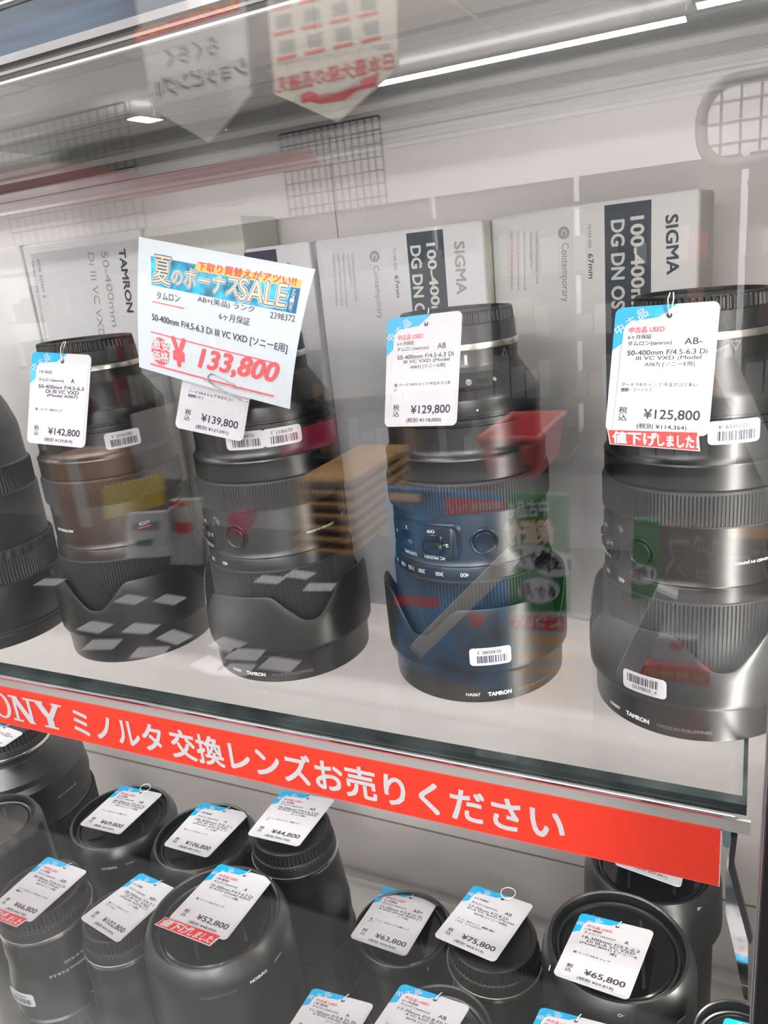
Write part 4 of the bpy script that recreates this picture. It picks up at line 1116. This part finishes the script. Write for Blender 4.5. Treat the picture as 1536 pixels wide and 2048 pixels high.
def cap_lens(label, l, r, y, zt, flare, marks=None, text=None, group='short lenses on the cabinet floor', profile=None, code=None, ring='chromemount'):
    """front down, ribbed rear cap and bright mount up"""
    zr = zt - .016; c = at((l + r) / 2, y, 2, zr); dep = (c - CAM).dot(fwd); R = (r - l) / 2 * dep / F_PX
    H = zt - FLOOR; t = thing('camera_lens', label, 'camera lens', (c.x, c.y, FLOOR), math.atan2(-c.y, -c.x) + PI / 2, group)
    b = MB(); zm = H - .016; k = R / .0295
    b.lathe([(R * .985, zm + .0006), (R * .975, zm + .0015), (R * .955, zm + .0060), (R * .945, zm + .0068), (R * .930, zm + .0070), (R * .925, zm + .0074, 1), (R * .905, zm + .0148, 1), (R * .895, zm + .0156), (R * .87, zm + .0160), (R * .80, zm + .0160), (R * .79, zm + .0150), (R * .78, zm + .0146)], 'cap', teeth=60, depth=.0006, cap1=True)
    for i in range(60):  # pale dots painted on as light caught by the rib ends
        a = 2 * PI * (i + .3) / 60
        f = cyl(R * .955, math.degrees(a), zm + .0058); b.poly([(-.00022, -.0002), (.00022, -.0002), (.00022, .0003), (-.00022, .0003)], f, .0001, 'midprint')
    b.build('rear_cap', t, 35)
    b = MB(); b.lathe([(R * .97, zm + .0006), (R * 1.0, zm + .0004), (R * 1.005, zm), (R * 1.005, zm - .0022), (R * .99, zm - .0026), (R * .96, zm - .0026)], ring, 96); b.build('mount_ring', t, 30)
    b = MB(); pr = profile or [(0, .92), (.001, 1), (.30, 1), (.31, .985), (.33, .985), (.34, 1), (.60, 1), (.61, .97), (.74, .97), (.80, .93)]
    zb = zm - .0026; RB = R * flare
    pts = [(RB * q[1], zb * q[0]) for q in pr] + [(RB * .90, zb - .020), (RB * .88 if flare > 1.15 else R * 1.01, zb - .0155), (R * 1.00, zb - .0055), (R * .985, zb - .004), (R * .98, zb)]
    b.lathe(pts, 'satin', 128, cap0=True)
    if marks is not None:
        f = cyl(R * .985, marks, zb - .0028); b.poly([(-.0005, -.0012), (.0005, -.0012), (.0005, .0016), (-.0005, .0016)], f, .0003, 'white')
    for an, zz, tx, wd_, hh in (text or ()):
        f = cyl(RB * 1.0, an, zz, True); b.text(tx, f, 0, 0, hh, 'white', .0003, wd_, 'c')
    b.build('barrel', t, 25)
    b = MB(); zz0 = zb * .36; b.lathe([(RB * .99, zz0), (RB * 1.012, zz0 + .0005), (RB * 1.014, zz0 + .001, 1), (RB * 1.014, zb * .58, 1), (RB * .99, zb * .595)], 'rubber', teeth=110, depth=.0008); b.build('zoom_ring', t, 40)
    if code: sticker(t, cyl(RB * 1.016, code[1], code[2], True), code[0])
    return t, R, H

ring_lens('lens under the ¥69,800 tag, rimmed hood and cap upward', 139, 352, 1648, -.150, .030, 'cap', None, turn=-22)
ring_lens('lens under the ¥106,800 tag, hood rim with white index mark', 303, 517, 1689, -.143, .030, 'cap', -16, mk=None)
ring_lens('big lens under the ¥52,800 tag, long smooth hood with barcode', 290, 579, 1850, -.121, .085, 'gloss', None, .010, 1.03, .86, ('0240783_8', 24, .128), turn=22, hoodname='HA047')
ring_lens('lens under the ¥63,800 tag, squat with grey hood rim', 702, 913, 1872, -.192, .028, 'gloss', 22, mk=None)
ring_lens('wide lens under the ¥65,800 tag, hood rim and glossy cap', 1085, 1384, 1908, -.123, .040, 'gloss', -62, .011, turn=28)
ring_lens('lens under the ¥62,800 tag, behind the red sign end', 1173, 1433, 1738, -.141, .036, 'gloss', -22, .010, 1.02, .88, mk=None)
ring_lens('capped lens with ringed front at the left picture edge', -112, 80, 1662, -.125, .06, 'gloss', None, .009, 1.04, .9, mk=None)
cap_lens('lens under the ¥44,800 tag, silver mount ring upward', 504, 675, 1695, -.124, 1.17, -40)
cap_lens('lens under the ¥66,800 tag, rear cap up and white lettering', 4, 181, 1816, -.135, 1.10, None, [(8, .122, '28-200mm F/2.8-5.6', .026, .0020), (14, .128, 'Di III RXD', .013, .0018), (26, .095, 'LOCK', .006, .0016)], code=('0240731_5', -58, .105))
cap_lens('lens under the ¥102,800 tag, silver mount ring upward', 170, 326, 1868, -.140, 1.08, 24)
cap_lens('lens under the ¥75,800 tag, rear cap beside the ¥63,800 lens', 894, 1084, 1914, -.1556, 1.16, -62, ring='steel')
cap_lens('big lens at back left with rear cap under the red sign', -64, 96, 1478, -.129, 1.68, None, [(34, .112, '28-75mm F/2.8', .02, .0018)], profile=[(0, .8), (.001, .93), (.34, .94), (.35, .93), (.60, .98), (.615, .96), (.72, 1.0), (.84, .97)])
cap_lens('lens cut by the bottom left picture corner', -118, -24, 2016, -.172, 1.10)
ring_lens('lens under the nearest ¥ tag for 11-20mm at the bottom edge', 545, 765, 2108, -.150, .03, 'gloss', None, mk=None)
ring_lens('capped lens under the nearest 17-70mm tag at the bottom edge', 762, 998, 2086, -.145, .04, 'cap', None, mk=None)
ring_lens('lens in front of the ¥65,800 lens, cut by the bottom edge', 1032, 1255, 2150, -.132, .03, 'cap', None, mk=None)
ring_lens('lens at the bottom right corner beside the black frame', 1380, 1590, 2110, -.128, .03, 'gloss', None, mk=None)


def low_quad(px, zt, nx=0.0, ny=0.17):
    cx_, cy_ = sum(p[0] for p in px) / 4, sum(p[1] for p in px) / 4
    p0 = at(cx_, cy_, 2, zt); n = Vector((nx, ny, 1)).normalized()
    return Quad(*[plane_hit(p[0], p[1], p0, n) for p in px])


ZA = lambda l: zoomed(l, 0, 1480, 2.194)
ZB = lambda l: zoomed(l, 560, 1700, 2.844)
ZC = lambda l: zoomed(l, 1000, 1650, 2.866)
A071 = ['28-200mm F/2.8-5.6', 'Di III RXD (Model', 'A071) [ソニーE用]']
A074 = ['28-300mm F/4-7.1', 'Di III VC VXD', '(Model A074) [ソ', 'ニーE用]']
A047 = ['70-300mm F/4.5-6.3 Di', 'III RXD (Model A047)', '[ソニーE用]']
B060 = ['11-20mm F/2.8 Di III-', 'A RXD (Model B060) [ソ', 'ニーE用]']
B070 = ['17-70mm F/2.8 Di', 'III-A VC RXD (Model', 'B070) [ソニーE用]']
g = 'small price tags lying on the short lenses'
price_tag('price tag reading ¥69,800 lying on a lens', low_quad(ZA([(537, 200), (715, 237), (525, 415), (347, 372)]), -.1462, .1, .11), tag_words('AB', A071, '¥69,800', '¥63,455', ['フード、FRキャップ、外観テカリ']), ring=True, loop=.007, group=g)
price_tag('price tag reading ¥106,800 lying on a lens', low_quad(ZA([(885, 275), (1097, 323), (910, 517), (715, 462)]), -.1385, .1, .13), tag_words('A', A074, '¥106,800', '¥97,091', ['箱 フード F/Rキャップ'], False, '1年保証'), loop=.007, group=g)
price_tag('price tag reading ¥44,800 lying on a lens', low_quad(ZA([(1240, 222), (1470, 262), (1310, 468), (1083, 415)]), -.1195, .1, .17), tag_words('AB', A047, '¥44,800', '¥40,728', ['フード、FRキャップ、外観テカリ', 'り']), loop=.005, group=g)
price_tag('price tag reading ¥66,800 with red discount sticker, left edge', low_quad(ZA([(210, 512), (385, 577), (135, 800), (-40, 732)]), -.1305, .1, .10), tag_words('AB-', ['28-200mm F/2.8-5.6 Di', 'III RXD (Model', 'A071) [ソニーE用]'], '¥66,800', '¥60,728', ['フード F/Rキャップ 中玉ホコリ多い', '鏡胴キズ']), sale='l', loop=.006, group=g)
price_tag('price tag reading ¥102,800 lying on a lens', low_quad(ZA([(618, 583), (775, 655), (518, 890), (350, 783)]), -.1355, .07, .12), tag_words('AB+', A074, '¥102,800', '¥93,455', ['箱 フード F/Rキャップ', 'りフードキズ'], False), loop=.006, group=g)
price_tag('price tag reading ¥52,800 with red discount sticker on big hood', low_quad(ZA([(965, 543), (1200, 610), (990, 880), (737, 785)]), -.1155, .1, .17), tag_words('A', A047, '¥52,800', '¥48,000', ['箱 フード F/Rキャップ'], True, '1年保証'), sale='l', loop=.007, group=g)
price_tag('price tag reading ¥63,800 lying on a squat lens', low_quad(ZB([(592, 210), (905, 290), (715, 607), (395, 497)]), -.1900, .04, .2), tag_words('AB+', B060, '¥63,800', '¥58,000', ['箱、フード、FRキャップ 外観少しテ', 'カリ']), loop=.006, group=g)
price_tag('price tag reading ¥75,800 with wire ring, on a rear cap', low_quad(ZB([(1105, 200), (1445, 315), (1220, 640), (873, 490)]), -.1500, 0, .2), tag_words('AB', B070, '¥75,800', '¥68,910', ['フード、FRキャップ、鏡胴に細か', 'いキズ、フードにテカリ'], False), ring=True, loop=.008, group=g)
price_tag('price tag reading ¥65,800 on a glossy lens cap', low_quad(ZC([(465, 505), (885, 610), (735, 1005), (302, 855)]), -.1175, -.05, .21), tag_words('A', ['18-300mm F/3.5-6.3', 'Di III-A VC VXD', '(Model B061) [ソニーE', '用]'], '¥65,800', '¥59,819', ['箱 フード F/Rキャップ'], True, '1年保証'), loop=.006, group=g)
price_tag('price tag reading ¥62,800 half hidden by the red sign', low_quad(ZC([(752, -140), (1127, -20), (1035, 360), (655, 226)]), -.1345, -.05, .2), tag_words('AB', A071, '¥62,800', '¥57,091', ['フード F/Rキャップ']), loop=.006, group=g)
price_tag('price tag for an 11-20mm lens, cut by the bottom edge', low_quad(ZB([(190, 785), (537, 880), (330, 1230), (-15, 1105)]), -.1440, .04, .16), tag_words('A', ['11-20mm F/2.8 Di III-', 'A RXD (Model B060)', '[ソニーE用]'], '¥64,800', '¥58,910', ['箱 フード'], True, '1年保証'), loop=.006, group=g)
price_tag('price tag for a 17-70mm lens, cut by the bottom edge', low_quad(ZB([(695, 760), (1085, 890), (850, 1270), (455, 1110)]), -.1385, .02, .18), tag_words('AB', ['17-70mm F/2.8 Di III-', 'A VC RXD (Model', 'B070) [ソニーE用]'], '¥76,800', '¥69,819', ['フード']), loop=.007, group=g)
price_tag('price tag under the ¥65,800 tag, cut by the bottom edge', low_quad(ZC([(235, 1045), (640, 1150), (480, 1540), (70, 1400)]), -.1250, -.03, .18), tag_words('AB', B060, '¥62,800', '¥57,091', ['フード']), loop=.006, group=g)
price_tag('price tag at the bottom right corner, only its blue top showing', low_quad(ZC([(1290, 1105), (1660, 1200), (1540, 1560), (1170, 1450)]), -.1215, -.05, .18), tag_words('AB', B060, '¥62,800', '¥57,091', ['フード']), loop=.006, group=g)
price_tag('price tag at back left, mostly hidden by the red sign', low_quad(ZA([(-60, -90), (105, -30), (12, 20 + 12), (-170, -20)]), -.1240, .1, .12), tag_words('AB', A071, '¥68,200', '¥62,000', ['フード']), loop=.006, group=g)
